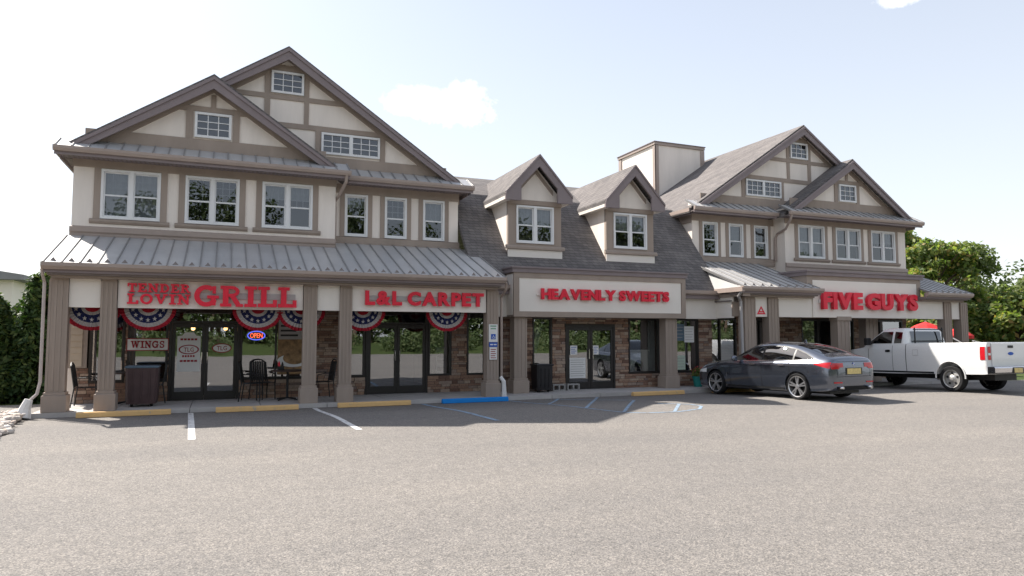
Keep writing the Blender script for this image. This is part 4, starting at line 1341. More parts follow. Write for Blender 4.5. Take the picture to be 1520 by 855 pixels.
# ================================================================== WHEEL STOPS
def make_stop(L, mat):
    me = MB().prism([(-.075, 0), (.075, 0), (.06, .09), (.035, .115), (-.035, .115), (-.06, .09)], -L / 2, L / 2, 'x').mesh('wheel_stop', mat)
    return me
yel = make_stop(1.78, 'yellow'); blu = make_stop(1.80, 'bluepaint')
for (x, y, rz, me, lab) in [(-1.88, 17.02, 0.02, yel, 'yellow concrete wheel stop in front of the WINGS window, leftmost'),
                            (0.80, 17.02, -0.01, yel, 'yellow concrete wheel stop in front of the grill doors'),
                            (3.48, 17.04, 0.01, yel, 'yellow concrete wheel stop between third column and blue wheel stop'),
                            (6.08, 17.04, 0.0, blu, 'bright blue wheel stop of the accessible bay'),
                            (11.7, 17.06, 0.02, yel, 'yellow wheel stop in front of the middle shop doors'),
                            (14.55, 17.08, 0.0, yel, 'yellow wheel stop half hidden by the front of the grey car')]:
    o = bpy.data.objects.new('wheel_stop', me); COL.objects.link(o)
    o.location = (x, y, lot_z(y) + .004); o.rotation_euler = (0, 0, rz)
    tag(o, lab, 'wheel stop', 'concrete wheel stops along the walk')
    md = o.modifiers.new('bevel', 'BEVEL'); md.width = 0.012; md.segments = 2

# ================================================================== BINS, BLOCKS, POT
def bin_(name, label, x, y, w, h, mat, lid, wheels=True):
    t = thing(name, label, 'trash can', (x, y, 0.102))
    z0 = 0.102
    mb = MB()
    n = 4
    b = []
    prof = [(0.90, 0.07), (0.97, 0.3 * h), (1.0, h - .05)]
    rings = []
    for s, z in prof:
        a = w / 2 * s; c = 0.05
        rings.append([(x + dx, y + dy, z0 + z) for dx, dy in ((-a + c, -a), (a - c, -a), (a, -a + c), (a, a - c), (a - c, a), (-a + c, a), (-a, a - c), (-a, -a + c))])
    for rr in rings: mb.v += rr
    for k in range(len(rings) - 1):
        for j in range(8):
            p, q = k * 8 + j, k * 8 + (j + 1) % 8
            mb.f.append((p, q, q + 8, p + 8))
    mb.f.append(tuple(range(8))[::-1]); mb.f.append(tuple(range((len(rings) - 1) * 8, len(rings) * 8)))
    mb.build('bin_body', mat, t)
    a = w / 2 + .015
    MB().box(x - a, x + a, y - a, y + a, z0 + h - .049, z0 + h).build('lid', lid, t, bevel=0.02)
    for dx in (-.3, .3):
        MB().lathe([(0.045, -.03), (0.05, -.02), (0.05, .02), (0.045, .03)], (x + dx * w, y - w * .2, z0 + .05), 12, 'x').build('caster', 'black', t)
    for k in range(3):
        xx_ = x - w / 4 + k * w / 4
        MB().box(xx_ - .012, xx_ + .012, y - a * 0.985 - .006, y - a * 0.93, z0 + .15, z0 + h - .1).build('rib', mat, t)
bin_('trash_can', 'brown square trash can with blue grey lid below the WINGS sign', -1.66, 18.15, 0.66, 0.93, 'binbrown', 'binlid')
bin_('trash_can', 'dark square trash can beside the middle shop window', 8.52, 18.22, 0.50, 0.80, 'binblack', 'binblack')
for x, lab in ((9.15, 'pale concrete block on the walk beside the dark trash can'), (9.62, 'pale concrete block at the foot of the middle shop doors')):
    mb = frame_rect(MB(), x - .2, x + .2, .102, .295, .035, 18.35, 18.55)
    mb.box(x - .02, x + .02, 18.351, 18.549, .137, .26)
    o = mb.build('concrete_block', 'cblock'); tag(o, lab, 'concrete block', 'concrete blocks by the doors')
pt = thing('flower_pot', 'teal round pot with pink flowers by the far corner of the middle shop', 'flower pot', (13.98, 18.2, .102))
MB().lathe([(0.12, 0), (0.17, .28), (0.19, .28), (0.19, .33), (0.16, .33), (0.15, .29)], (13.98, 18.2, .102), 18).build('pot', 'pot', pt, smooth=False)
MB().lathe([(0.15, .30), (0.10, .31)], (13.98, 18.2, .102), 12).build('soil', 'soil', pt)
def leaf_cloud(centers, radii, n, size, flat=1.0, seed=1, shell=0.5):
    """leaf quads scattered through ellipsoids: arrays of vertices"""
    rg = np.random.default_rng(seed)
    centers = np.array(centers, float); radii = np.array(radii, float)
    if radii.ndim == 1: radii = np.repeat(radii[:, None], 3, 1)
    vol = radii.prod(1); pr = vol / vol.sum()
    idx = rg.choice(len(centers), n, p=pr)
    d = rg.normal(size=(n, 3)); d /= np.linalg.norm(d, axis=1)[:, None]
    rr = (shell + (1 - shell) * rg.random(n)) ** 0.6
    rr *= 1 + 0.10 * rg.normal(size=n)
    pos = centers[idx] + d * radii[idx] * rr[:, None]
    u = rg.normal(size=(n, 3)); u /= np.linalg.norm(u, axis=1)[:, None]
    # leaves tend to face outwards/up
    nrm = d * 0.6 + u * 0.8 + np.array([0, 0, 0.4])
    nrm /= np.linalg.norm(nrm, axis=1)[:, None]
    t = np.cross(nrm, rg.normal(size=(n, 3))); t /= np.linalg.norm(t, axis=1)[:, None]
    b = np.cross(nrm, t)
    s = size * (0.6 + 0.8 * rg.random(n))[:, None]
    v = np.stack([pos - t * s, pos + b * s * .55 * flat, pos + t * s, pos - b * s * .55 * flat], 1)
    return v.reshape(-1, 3)
def leaf_mesh(name, v, mat):
    n = len(v) // 4
    me = bpy.data.meshes.new(name)
    me.vertices.add(len(v)); me.vertices.foreach_set('co', v.astype(np.float32).ravel())
    me.loops.add(4 * n); me.loops.foreach_set('vertex_index', np.arange(4 * n, dtype=np.int32))
    me.polygons.add(n); me.polygons.foreach_set('loop_start', np.arange(0, 4 * n, 4, dtype=np.int32))
    try: me.polygons.foreach_set('loop_total', np.full(n, 4, dtype=np.int32))
    except Exception: pass
    me.materials.append(M[mat])
    me.update(calc_edges=True)
    return me
def leaf_obj(name, v, mat, parent=None, kind=None):
    if parent is not None:
        v = v - np.array(world_loc(parent))
    o = bpy.data.objects.new(name, leaf_mesh(name, v, mat)); COL.objects.link(o)
    if parent is not None: o.parent = parent
    if kind: o['kind'] = kind
    return o
leaf_obj('foliage', leaf_cloud([(13.98, 18.2, .55)], [(0.22, .22, .16)], 260, 0.045, seed=3), 'leaf_oak', pt)
leaf_obj('flower', leaf_cloud([(13.98, 18.2, .62)], [(0.22, .22, .13)], 60, 0.035, seed=4), 'flower', pt)

# ================================================================== ACCESSIBLE SIGN ON THE COLUMN
hs = thing('accessible_parking_sign', 'white and blue accessible parking sign plates on the last left porch column', 'sign', (6.67, 17.33, 1.4))
MB().box(6.55, 6.80, 17.315, 17.33, 1.55, 2.02).build('plate', 'paper', hs)
MB().box(6.56, 6.79, 17.312, 17.331, 1.42, 1.54).build('van_plate', 'signblue', hs)
MB().box(6.57, 6.78, 17.315, 17.33, 1.08, 1.41).build('fine_plate', 'paper', hs)
MB().box(6.61, 6.74, 17.311, 17.3145, 1.62, 1.76).build('symbol_square', 'signblue', hs)
for k, (a, b) in enumerate(((6.59, 6.76), (6.60, 6.75))):
    MB().box(a, b, 17.312, 17.3145, 1.96 - .07 * k, 1.985 - .07 * k).build('text_line', 'signgreen', hs)
wc = MB()
wc.tube([(6.68 + .035 * math.cos(a), 17.309, 1.672 + .035 * math.sin(a)) for a in [R(150 + 24 * k) for k in range(11)]], 0.006, 5)
wc.box(6.669, 6.681, 17.306, 17.3105, 1.68, 1.73); wc.box(6.675, 6.71, 17.306, 17.3105, 1.68, 1.69)
wc.build('wheelchair_symbol', 'paper', hs)
for k in range(5):
    MB().box(6.60, 6.75 - .02 * (k % 2), 17.312, 17.3145, 1.34 - .055 * k, 1.36 - .055 * k).build('text_line', 'signred', hs)
for k in range(2):
    MB().box(6.585 + .1 * k, 6.665 + .1 * k, 17.309, 17.3119, 1.465, 1.495).build('text_block', 'paper', hs)

# ================================================================== THINGS ON AND BEHIND THE SHOP GLASS
wg = thing('wings_sign', 'white banner with dark red letters WINGS hung in the left grill window', 'sign', (-1.68, 19.22, 1.34))
MB().box(-2.14, -1.22, 19.215, 19.23, 1.35, 1.65).build('banner', 'paper', wg)
frame_rect(MB(), -2.14, -1.22, 1.35, 1.65, .018, 19.211, 19.2145).build('banner_border', 'signred', wg)
word(wg, 'WINGS', -2.05, -1.31, 1.415, 1.59, 19.213, 'slab', depth=0.003, mat='signred', gap=0.08)
ps = thing('door_poster', 'tall white menu poster with red print on the left grill door', 'poster', (-0.77, 19.24, 0.9))
MB().prism([(-1.03, 0.82), (-0.50, 0.82), (-0.50, 1.70), (-0.60, 1.72), (-0.66, 1.80), (-0.86, 1.80), (-0.92, 1.72), (-1.03, 1.70)], 19.262, 19.268).build('sheet', 'paper', ps)
for z, a, b in ((1.60, -.97, -.57), (1.06, -.97, -.56), (1.18, -.92, -.62)):
    for k in range(5):
        w_ = (b - a) / 5
        MB().box(a + k * w_ + .008, a + (k + 1) * w_ - .008, 19.258, 19.2615, z, z + .05).build('text_block', 'signred', ps)
def oval(parent, cx, cz, rx, rz, Y, mat, name='oval'):
    MB().prism([(cx + rx * math.cos(2 * math.pi * k / 24), cz + rz * math.sin(2 * math.pi * k / 24)) for k in range(24)], Y - .003, Y).build(name, mat, parent)
oval(ps, -0.765, 1.37, .235, .12, 19.261, 'signred', 'logo_oval'); oval(ps, -0.765, 1.37, .20, .095, 19.2575, 'paper', 'logo_inner')
word(ps, 'TLG', -0.88, -0.65, 1.315, 1.42, 19.2540, 'block', 0.01, 0.002, 'signred', gap=0.1)
dd = thing('door_decal', 'small red oval shop decal on the right grill door', 'decal', (0.0, 19.26, 1.4))
oval(dd, 0.0, 1.40, .235, .12, 19.266, 'signred', 'logo_oval'); oval(dd, 0.0, 1.40, .205, .097, 19.2625, 'paper', 'logo_inner')
word(dd, 'TLG', -0.12, 0.12, 1.345, 1.455, 19.259, 'block', 0.01, 0.002, 'signred', gap=0.1)
ng = thing('neon_sign', 'lit oval neon sign with blue ring hung in the window right of the grill doors', 'neon sign', (0.82, 19.24, 1.6))
ring_pts = [(0.82 + .21 * math.cos(a), 19.245, 1.72 + .11 * math.sin(a)) for a in [2 * math.pi * k / 24 for k in range(25)]]
MB().tube(ring_pts, 0.014, 6, False).build('blue_tube', 'neonblue', ng)
word(ng, 'OPEN', 0.67, 0.97, 1.66, 1.78, 19.25, 'block', 0.0, 0.015, 'neonred', gap=0.15)
fp = thing('food_poster', 'large printed food poster filling the window left of the third column', 'poster', (1.8, 19.27, 0.7))
MB().box(1.36, 2.25, 19.262, 19.270, 0.70, 2.40).build('print', 'pizza', fp)
MB().box(1.37, 1.96, 19.256, 19.261, 1.62, 2.38).build('text_field', 'raceway', fp)
oval(fp, 1.75, 1.06, .40, .17, 19.260, 'paper', 'plate'); oval(fp, 1.78, 1.13, .29, .17, 19.2565, 'pizza', 'dish')
for k in range(5):
    MB().box(1.42, 1.86 - .05 * (k % 2), 19.253, 19.2555, 2.2 - .125 * k, 2.25 - .125 * k).build('text_line', 'binblack', fp)
def notice(label, x0, x1, z0, z1, Y, mat, lines=0, lm='signblue'):
    t = thing('window_notice', label, 'notice', ((x0 + x1) / 2, Y, z0), group='notices on the shop glass')
    MB().box(x0, x1, Y - .004, Y, z0, z1).build('sheet', mat, t)
    for k in range(lines):
        z = z1 - (k + 1) * (z1 - z0) / (lines + 1)
        MB().box(x0 + .03, x1 - .03 - .04 * (k % 2), Y - .006, Y - .0045, z - .008, z + .008).build('text_line', lm, t)
notice('large white printed notice low on the left middle shop door', 9.66, 10.20, 0.44, 1.05, 18.685, 'paper', 8, 'raceway')
notice('small white notice at handle height on the left middle shop door', 9.68, 9.92, 1.14, 1.42, 18.685, 'paper', 4)
notice('small white notice at handle height on the right middle shop door', 10.46, 10.66, 1.14, 1.42, 18.685, 'paper', 4)
notice('pale green notice low in the window right of the second middle column', 13.40, 13.88, 0.62, 1.08, 18.71, 'greenpaper', 4, 'raceway')
notice('white notice high in the window right of the second middle column', 13.86, 14.24, 1.50, 2.02, 18.71, 'paper', 5, 'raceway')
notice('pale blue banner across the top of the window right of the second middle column', 13.38, 13.85, 1.55, 2.1, 18.71, 'binlid', 4, 'raceway')
# curtains and a pale display in the middle windows
cv = thing('window_drape', 'pale tied-back drape inside the left window of the middle shop', 'drape', (8.6, 18.9, 0.6), group='drapes in the middle shop windows')
mb = MB()
for k in range(14):
    f = k / 14; f2 = (k + 1) / 14
    w0, w1 = 0.34, 0.10
    mb.quad((8.50 + f * w1, 18.86 + .03 * math.sin(k * 2), 1.0), (8.50 + f2 * w1, 18.86 + .03 * math.sin((k + 1) * 2), 1.0), (8.50 + f2 * w0, 18.86 + .03 * math.sin((k + 1) * 2), 1.95), (8.50 + f * w0, 18.86 + .03 * math.sin(k * 2), 1.95))
mb.build('cloth', 'curtain', cv)
cv = thing('window_drape', 'long pale drape inside the right edge of the display window by the second middle column', 'drape', (12.7, 18.9, 0.6), group='drapes in the middle shop windows')
mb = MB()
for k in range(10):
    mb.quad((12.55 + k * .028, 18.86 + .03 * math.sin(k * 2), 0.55), (12.55 + (k + 1) * .028, 18.86 + .03 * math.sin((k + 1) * 2), 0.55), (12.55 + (k + 1) * .028, 18.86 + .03 * math.sin((k + 1) * 2), 2.2), (12.55 + k * .028, 18.86 + .03 * math.sin(k * 2), 2.2))
mb.build('cloth', 'curtain', cv)
dm = thing('display_mantel', 'white arched display mantel inside the middle shop window', 'display', (12.2, 18.95, 0.1))
am = [(11.85, 0.1), (12.05, 0.1), (12.05, 0.75)] + [(12.22 + .17 * math.cos(a), 0.75 + .2 * math.sin(a)) for a in [math.pi - math.pi * k / 8 for k in range(1, 8)]] + [(12.39, 0.75), (12.39, 0.1), (12.56, 0.1), (12.56, 1.22), (11.85, 1.22)]
MB().prism(am, 18.86, 19.0).build('surround', 'panel', dm)
MB().box(11.80, 12.60, 18.83, 19.04, 1.222, 1.27).build('shelf', 'panel', dm)
for k, (x, m_) in enumerate(((11.92, 'darkred'), (12.1, 'neonblue'), (12.3, 'clothwhite'))):
    pass
cl = thing('clothes_rack', 'tan and white carpet sample rack behind the carpet shop window', 'display rack', (5.75, 19.6, 0.1))
MB().box(5.50, 5.72, 19.50, 19.8, 0.1, 1.35).build('sample_stack', 'binbrown', cl)
MB().box(5.74, 6.02, 19.52, 19.8, 0.1, 1.38).build('sample_board', 'raceway', cl)
for k in range(5):
    MB().box(5.78, 5.98, 19.508, 19.519, 0.3 + .2 * k, 0.42 + .2 * k).build('carpet_sample', 'binblack', cl)

# ================================================================== PORCH FURNITURE
def make_chair():
    t = thing('patio_chair', 'chair', 'chair', (0, 0, 0), rz=0.001, group='black patio chairs under the left porch', local=True)
    # seat faces local -Y (front)
    for sx in (-1, 1):
        MB().tube([(sx * .24, -.22, 0), (sx * .23, -.21, .43), (sx * .26, -.20, .62), (sx * .27, -.02, .66), (sx * .26, .18, .66)], 0.014, 6).build('front_leg', 'black', t)
        MB().tube([(sx * .23, .28, 0), (sx * .22, .22, .43), (sx * .20, .30, .92)], 0.014, 6).build('back_leg', 'black', t)
    seat = MB()
    for k in range(9):
        y = -.22 + k * .05
        seat.box(-.235, .235, y, y + .036, .425, .437)
    seat.build('seat', 'black', t)
    bk = MB()
    for k in range(7):
        x = -.17 + k * .057
        bk.prism([(.215, .45), (.235, .45), (.32, .95), (.30, .95)], x - .014, x + .014, 'x')
    b = bk.build('backrest', 'black', t)
    MB().tube([(-.20, .30, .92), (-.1, .315, .985), (0, .32, 1.0), (.1, .315, .985), (.20, .30, .92)], 0.016, 6).build('top_rail', 'black', b)
    return t
ch = make_chair()
for i, (x, y, rz, lab) in enumerate([(-2.83, 18.55, 90, 'black slatted patio chair between the first two porch columns'),
                                     (-1.52, 18.9, -85, 'black slatted patio chair behind the brown trash can'),
                                     (0.72, 18.55, 80, 'black slatted patio chair nearest the grill doors, left of the round table'),
                                     (0.98, 18.85, 20, 'black slatted patio chair against the food poster window, tucked to the round table'),
                                     (2.42, 18.55, -80, 'black slatted patio chair seen between the third and fourth columns')]):
    o = ch if i == 0 else copy_tree(ch)
    o.location = (x, y, .103); o.rotation_euler = (0, 0, R(rz)); o['label'] = lab
def make_table(x, y, lab):
    t = thing('patio_table', lab, 'table', (x, y, .102), group='dark patio tables under the left porch')
    MB().lathe([(0.40, .72), (0.41, .73), (0.41, .745), (0.40, .755)], (x, y, .102), 24).build('table_top', 'wood', t)
    MB().lathe([(0.035, .04), (0.03, .1), (0.03, .72)], (x, y, .102), 10).build('post', 'black', t)
    for k in range(4):
        a = math.pi / 4 + k * math.pi / 2
        MB().tube([(x, y, .16), (x + .18 * math.cos(a), y + .18 * math.sin(a), .14), (x + .32 * math.cos(a), y + .32 * math.sin(a), .12)], 0.018, 6).build('foot', 'black', t)
    return t
make_table(1.55, 18.45, 'round dark patio table with a napkin caddy in front of the food poster')
make_table(-2.05, 18.8, 'round dark patio table behind the second porch column')
nc = thing('napkin_caddy', 'small black caddy with bottles on the right patio table', 'caddy', (1.38, 18.45, .858))
MB().box(1.30, 1.46, 18.40, 18.50, .86, .95).build('tray', 'black', nc)
MB().lathe([(.03, 0), (.03, .15), (.012, .19), (.012, .21)], (1.34, 18.45, .87), 10).build('bottle', 'red', nc)
MB().lathe([(.03, 0), (.03, .13), (.012, .17), (.012, .19)], (1.42, 18.45, .87), 10).build('bottle', 'binblack', nc)

# red parasol on the walk behind the pickup
def parasol(x, y, lab, r=1.15, zt=2.42):
    t = thing('parasol', lab, 'parasol', (x, y, .1), group='red parasols beyond the right porch')
    MB().tube([(x, y, .1), (x, y, zt + .05)], 0.022, 8).build('pole', 'raceway', t)
    mb = MB()
    n = 8
    top = (x, y, zt)
    rim = [(x + r * math.cos(2 * math.pi * k / n), y + r * math.sin(2 * math.pi * k / n), zt - .40) for k in range(n)]
    drop = [(p[0], p[1], p[2] - .14) for p in rim]
    for k in range(n):
        k2 = (k + 1) % n
        m1 = [(a + b) / 2 for a, b in zip(top, rim[k])]; m1[2] += .05
        m2 = [(a + b) / 2 for a, b in zip(top, rim[k2])]; m2[2] += .05
        mb.quad(top, m1, m2); mb.quad(m1, rim[k], rim[k2], m2); mb.quad(rim[k], drop[k], drop[k2], rim[k2])
    mb.build('canopy', 'umbrella', t)
    MB().lathe([(.3, 0), (.3, .05), (.06, .09), (.04, .25)], (x, y, .1), 14).build('base', 'black', t)
    for k in range(n):
        MB().tube([(x, y, zt - .06), (rim[k][0], rim[k][1], rim[k][2] - .02)], 0.008, 4).build('rib', 'black', t)
parasol(30.0, 22.3, 'open red parasol seen between the right porch columns, behind the pickup cab', .80, 2.36)
parasol(31.2, 21.6, 'second red parasol beyond the last right porch column', .62, 2.12)
# ================================================================== VEHICLES
def catmull(P, n):
    """P: (k, ...) control array -> interpolated along axis 0"""
    P = np.asarray(P, float)
    out = []
    K = len(P)
    for i in range(K - 1):
        p0 = P[i - 1] if i > 0 else 2 * P[i] - P[i + 1]
        p1, p2 = P[i], P[i + 1]
        p3 = P[i + 2] if i + 2 < K else 2 * P[i + 1] - P[i]
        for j in range(n):
            t = j / n
            m1, m2 = (p2 - p0) * .5 * 0.9, (p3 - p1) * .5 * 0.9
            out.append((2 * t**3 - 3 * t**2 + 1) * p1 + (t**3 - 2 * t**2 + t) * m1 + (-2 * t**3 + 3 * t**2) * p2 + (t**3 - t**2) * m2)
    out.append(P[-1])
    return np.array(out)
def loft_body(stations, nu=5, nv=4):
    """stations: list of half cross-sections [(x,y,z)...] from floor centre to roof centre -> closed mesh (verts, faces)"""
    G = np.array(stations, float)                       # ns, nr, 3
    G = catmull(G, nu)
    G = np.swapaxes(catmull(np.swapaxes(G, 0, 1), nv), 0, 1)
    G[:, 0, 1] = 0; G[:, -1, 1] = 0
    ns, nr, _ = G.shape
    v = []; f = []
    left = [[0] * nr for _ in range(ns)]; right = [[0] * nr for _ in range(ns)]
    for i in range(ns):
        for j in range(nr):
            left[i][j] = len(v); v.append(tuple(G[i, j]))
            if j in (0, nr - 1): right[i][j] = left[i][j]
            else:
                right[i][j] = len(v); v.append((G[i, j, 0], -G[i, j, 1], G[i, j, 2]))
    for i in range(ns - 1):
        for j in range(nr - 1):
            f.append((left[i][j], left[i + 1][j], left[i + 1][j + 1], left[i][j + 1]))
            f.append((right[i][j + 1], right[i + 1][j + 1], right[i + 1][j], right[i][j]))
    for i, flip in ((0, False), (ns - 1, True)):
        ring = [left[i][j] for j in range(nr)] + [right[i][j] for j in range(nr - 2, 0, -1)]
        f.append(tuple(ring) if not flip else tuple(ring[::-1]))
    return v, f
def mesh_clean(v, f, name, mat):
    me = bpy.data.meshes.new(name)
    me.from_pydata(v, [], f)
    bm = bmesh.new(); bm.from_mesh(me)
    bmesh.ops.remove_doubles(bm, verts=bm.verts, dist=1e-5)
    bmesh.ops.recalc_face_normals(bm, faces=bm.faces)
    bm.to_mesh(me); bm.free()
    me.materials.append(M[mat])
    return me
def boolean_cut(me, cutters):
    o = bpy.data.objects.new('tmp', me); COL.objects.link(o)
    tmp = []
    for c in cutters:
        co = bpy.data.objects.new('tmpc', c); COL.objects.link(co); tmp.append(co)
        md = o.modifiers.new('b', 'BOOLEAN'); md.object = co; md.operation = 'DIFFERENCE'; md.solver = 'EXACT'
    dg = bpy.context.evaluated_depsgraph_get(); dg.update()
    new = bpy.data.meshes.new_from_object(o.evaluated_get(dg))
    for q in tmp + [o]:
        COL.objects.unlink(q); bpy.data.objects.remove(q)
    return new
def set_smooth(me, ang=35):
    me.polygons.foreach_set('use_smooth', [True] * len(me.polygons))
    try: me.set_sharp_from_angle(angle=R(ang))
    except Exception: pass
def cyl_mesh(c, r, half, n=28):
    mb = MB().lathe([(r, -half), (r, half)], c, n, 'y')
    return mesh_clean(mb.v, mb.f, 'cut', 'black')
class Proj:
    """cast patches on to a body surface so trim follows its curves"""
    def __init__(self, v, f):
        self.b = BVHTree.FromPolygons([Vector(q) for q in v], f)
    def patch(self, cols, axis, sgn, off=0.006):
        """cols: list of columns of 2-D points; axis 'y': (x,z) cast along y; 'z': (x,y) from above; 'x': (y,z) from the end"""
        G = []
        for c in cols:
            row = []
            for p in c:
                if axis == 'y': o, d = Vector((p[0], sgn * 3, p[1])), Vector((0, -sgn, 0))
                elif axis == 'z': o, d = Vector((p[0], p[1], 4)), Vector((0, 0, -1))
                else: o, d = Vector((sgn * 8, p[0], p[1])), Vector((-sgn, 0, 0))
                loc, n, i, _ = self.b.ray_cast(o, d)
                if loc is None:
                    row.append(row[-1] if row else Vector((p[0], 0, p[1]))); continue
                if n.dot(d) > 0: n = -n
                row.append(loc + n * off)
            G.append(row)
        mb = MB()
        for i in range(len(G) - 1):
            for j in range(len(G[i]) - 1):
                q = [G[i][j], G[i + 1][j], G[i + 1][j + 1], G[i][j + 1]]
                mb.quad(*[tuple(k) for k in q])
        return mb
def cols_between(xs, lo, hi, n):
    return [[(x, lo(x) + (hi(x) - lo(x)) * k / n) for k in range(n + 1)] for x in xs]
def lin(pts):
    X = [p[0] for p in pts]; Y = [p[1] for p in pts]
    return lambda x: float(np.interp(x, X, Y))
def finish(mb, name, mat, parent, smooth=True):
    me = mesh_clean(mb.v, mb.f, name, mat)
    o = bpy.data.objects.new(name, me); COL.objects.link(o); o.parent = parent
    if smooth: set_smooth(me, 50)
    return o
def wheel(parent, x, y, side, r, w, rim_r, spokes, rim_mat, twin=True):
    """side +1 = left: outer face towards +y. Part wheel (tyre) > rim, hub, spokes, disc"""
    yc = y
    o_ = side
    prof = [(rim_r, -w / 2 * .92), (r * .93, -w / 2), (r * .985, -w / 2 * .82), (r, -w / 2 * .45), (r, w / 2 * .45), (r * .985, w / 2 * .82), (r * .93, w / 2), (rim_r, w / 2 * .92)]
    t = MB().lathe(prof, (x, yc, r), 36, 'y')
    t.f = t.f[:-2]
    ty = finish(t, 'wheel', 'rubber', parent)
    rm = MB().lathe([(rim_r * 1.0, w / 2 * .93), (rim_r * .93, w / 2 * .86), (rim_r * .92, -w / 2 * .3), (rim_r * .97, -w / 2 * .9)], (x, yc, r), 36, 'y')
    rm.f = rm.f[:-2]
    if o_ < 0:
        rm.v = [(a, 2 * yc - b, c) for a, b, c in rm.v]
    finish(rm, 'rim', rim_mat, ty)
    back = MB().lathe([(0.01, 0), (rim_r * .93, 0.0)], (x, yc - o_ * w * .12, r), 24, 'y')
    finish(back, 'brake_disc', 'black', ty)
    sp = MB()
    if spokes:
        for k in range(spokes):
            a0 = 2 * math.pi * k / spokes + math.pi / 2
            for da in ((-.16, .16) if twin else (0,)):
                a = a0 + da
                ca, sa = math.cos(a), math.sin(a)
                ta = (-sa, ca)
                r0, r1 = rim_r * .16, rim_r * .95
                w0, w1 = rim_r * .055, rim_r * .075
                yo = yc + o_ * w * .40
                yi = yc + o_ * w * .25
                q = [(r0, -w0), (r1, -w1), (r1, w1), (r0, w0)]
                pts = [(x + ca * p[0] + ta[0] * p[1], r + sa * p[0] + ta[1] * p[1]) for p in q]
                sp.prism(pts, min(yo, yi), max(yo, yi))
    else:                                        # steel wheel: dished disc with hand holes left as dark pads
        dprof = [(0.02, w * .36), (rim_r * .3, w * .36), (rim_r * .42, w * .22), (rim_r * .75, w * .24), (rim_r * .93, w * .08)]
        sp.lathe(dprof, (x, yc, r), 30, 'y')
        if o_ < 0: sp.v = [(a, 2 * yc - b, c) for a, b, c in sp.v]
    finish(sp, 'spokes' if spokes else 'wheel_disc', rim_mat, ty, not spokes)
    if not spokes:
        for k in range(5):
            a = 2 * math.pi * k / 5 + .3
            c = (x + rim_r * .62 * math.cos(a), yc + o_ * w * .235, r + rim_r * .62 * math.sin(a))
            m_ = MB().lathe([(0.01, o_ * .012), (rim_r * .13, o_ * .012), (rim_r * .15, 0)], c, 10, 'y')
            finish(m_, 'hand_hole', 'black', ty)
    hb = MB().lathe([(rim_r * .22, o_ * w * .2), (rim_r * .21, o_ * w * .42), (rim_r * .12, o_ * w * .45), (0.005, o_ * w * .45)], (x, yc, r), 18, 'y')
    finish(hb, 'hub_cap', rim_mat, ty)
    return ty

def place_vehicle(t, rl, track, heading_deg, pitch):
    th = R(heading_deg)
    hd = Vector((math.sin(th), math.cos(th))); lf = Vector((-math.cos(th), math.sin(th)))
    o = Vector(rl) - lf * track / 2
    t.location = (o.x, o.y, 0.085)
    t.rotation_euler = (0, pitch, R(90 - heading_deg))

# ------------------------------------------------------------------ grey fastback
car = thing('parked_car', 'dark grey fastback car parked nose in beside the middle shop', 'car', (0, 0, 0), rz=0.001, local=True)
LOCAL.add(car.name)
def csec(x, w, zf, zs, top):
    """w: half width at the shoulder, zf floor, zs shoulder, top: five (y,z) from belt to roof centre"""
    return [(x, 0, zf), (x, w * .86, zf), (x, w * .955, zf + .09), (x, w, zf + (zs - zf) * .55), (x, w * .985, zs)] + [(x, a, b) for a, b in top]
# x measured from the rear axle
ST = [
 csec(-.985, .66, .40, .74, [(.60, .80), (.54, .84), (.44, .86), (.22, .87), (0, .87)]),
 csec(-.96, .78, .30, .80, [(.72, .91), (.66, .965), (.56, .99), (.28, 1.0), (0, 1.005)]),
 csec(-.88, .86, .25, .84, [(.79, .955), (.73, 1.02), (.63, 1.06), (.32, 1.085), (0, 1.09)]),
 csec(-.60, .895, .22, .87, [(.82, .985), (.735, 1.075), (.63, 1.135), (.35, 1.17), (0, 1.18)]),
 csec(-.18, .91, .2, .88, [(.835, .99), (.745, 1.14), (.605, 1.27), (.35, 1.325), (0, 1.34)]),
 csec(.32, .912, .2, .875, [(.845, .985), (.75, 1.18), (.60, 1.375), (.35, 1.435), (0, 1.45)]),
 csec(1.00, .91, .2, .865, [(.848, .972), (.755, 1.195), (.60, 1.42), (.35, 1.485), (0, 1.50)]),
 csec(1.50, .91, .2, .86, [(.848, .965), (.755, 1.18), (.59, 1.39), (.35, 1.455), (0, 1.475)]),
 csec(1.92, .91, .2, .855, [(.845, .96), (.77, 1.11), (.64, 1.22), (.37, 1.285), (0, 1.305)]),
 csec(2.38, .908, .2, .845, [(.84, .945), (.79, .985), (.71, 1.015), (.40, 1.045), (0, 1.055)]),
 csec(2.90, .905, .2, .80, [(.82, .89), (.73, .935), (.57, .96), (.30, .975), (0, .98)]),
 csec(3.40, .87, .2, .72, [(.77, .81), (.66, .86), (.50, .885), (.26, .90), (0, .905)]),
 csec(3.68, .77, .21, .62, [(.66, .71), (.55, .755), (.40, .775), (.2, .79), (0, .795)]),
 csec(3.76, .66, .24, .56, [(.56, .63), (.46, .66), (.34, .675), (.18, .685), (0, .69)]),
]
v, f = loft_body(ST, 5, 4)
me = mesh_clean(v, f, 'body', 'carpaint')
fullv = [tuple(q.co) for q in me.vertices]; fullf = [tuple(p.vertices) for p in me.polygons]
pr = Proj(fullv, fullf)
WR = 0.335
cut = []
for x in (0.0, 2.88):
    for s in (-1, 1):
        cut.append(cyl_mesh((x, s * .80, WR + .01), WR + .045, .26))
me = boolean_cut(me, cut)
set_smooth(me, 28)
bo = bpy.data.objects.new('body', me); COL.objects.link(bo); bo.parent = car
for x in (0.0, 2.88):
    for s in (-1, 1):
        wheel(car, x, s * .80, s, WR, .225, .268, 5, 'alloy')
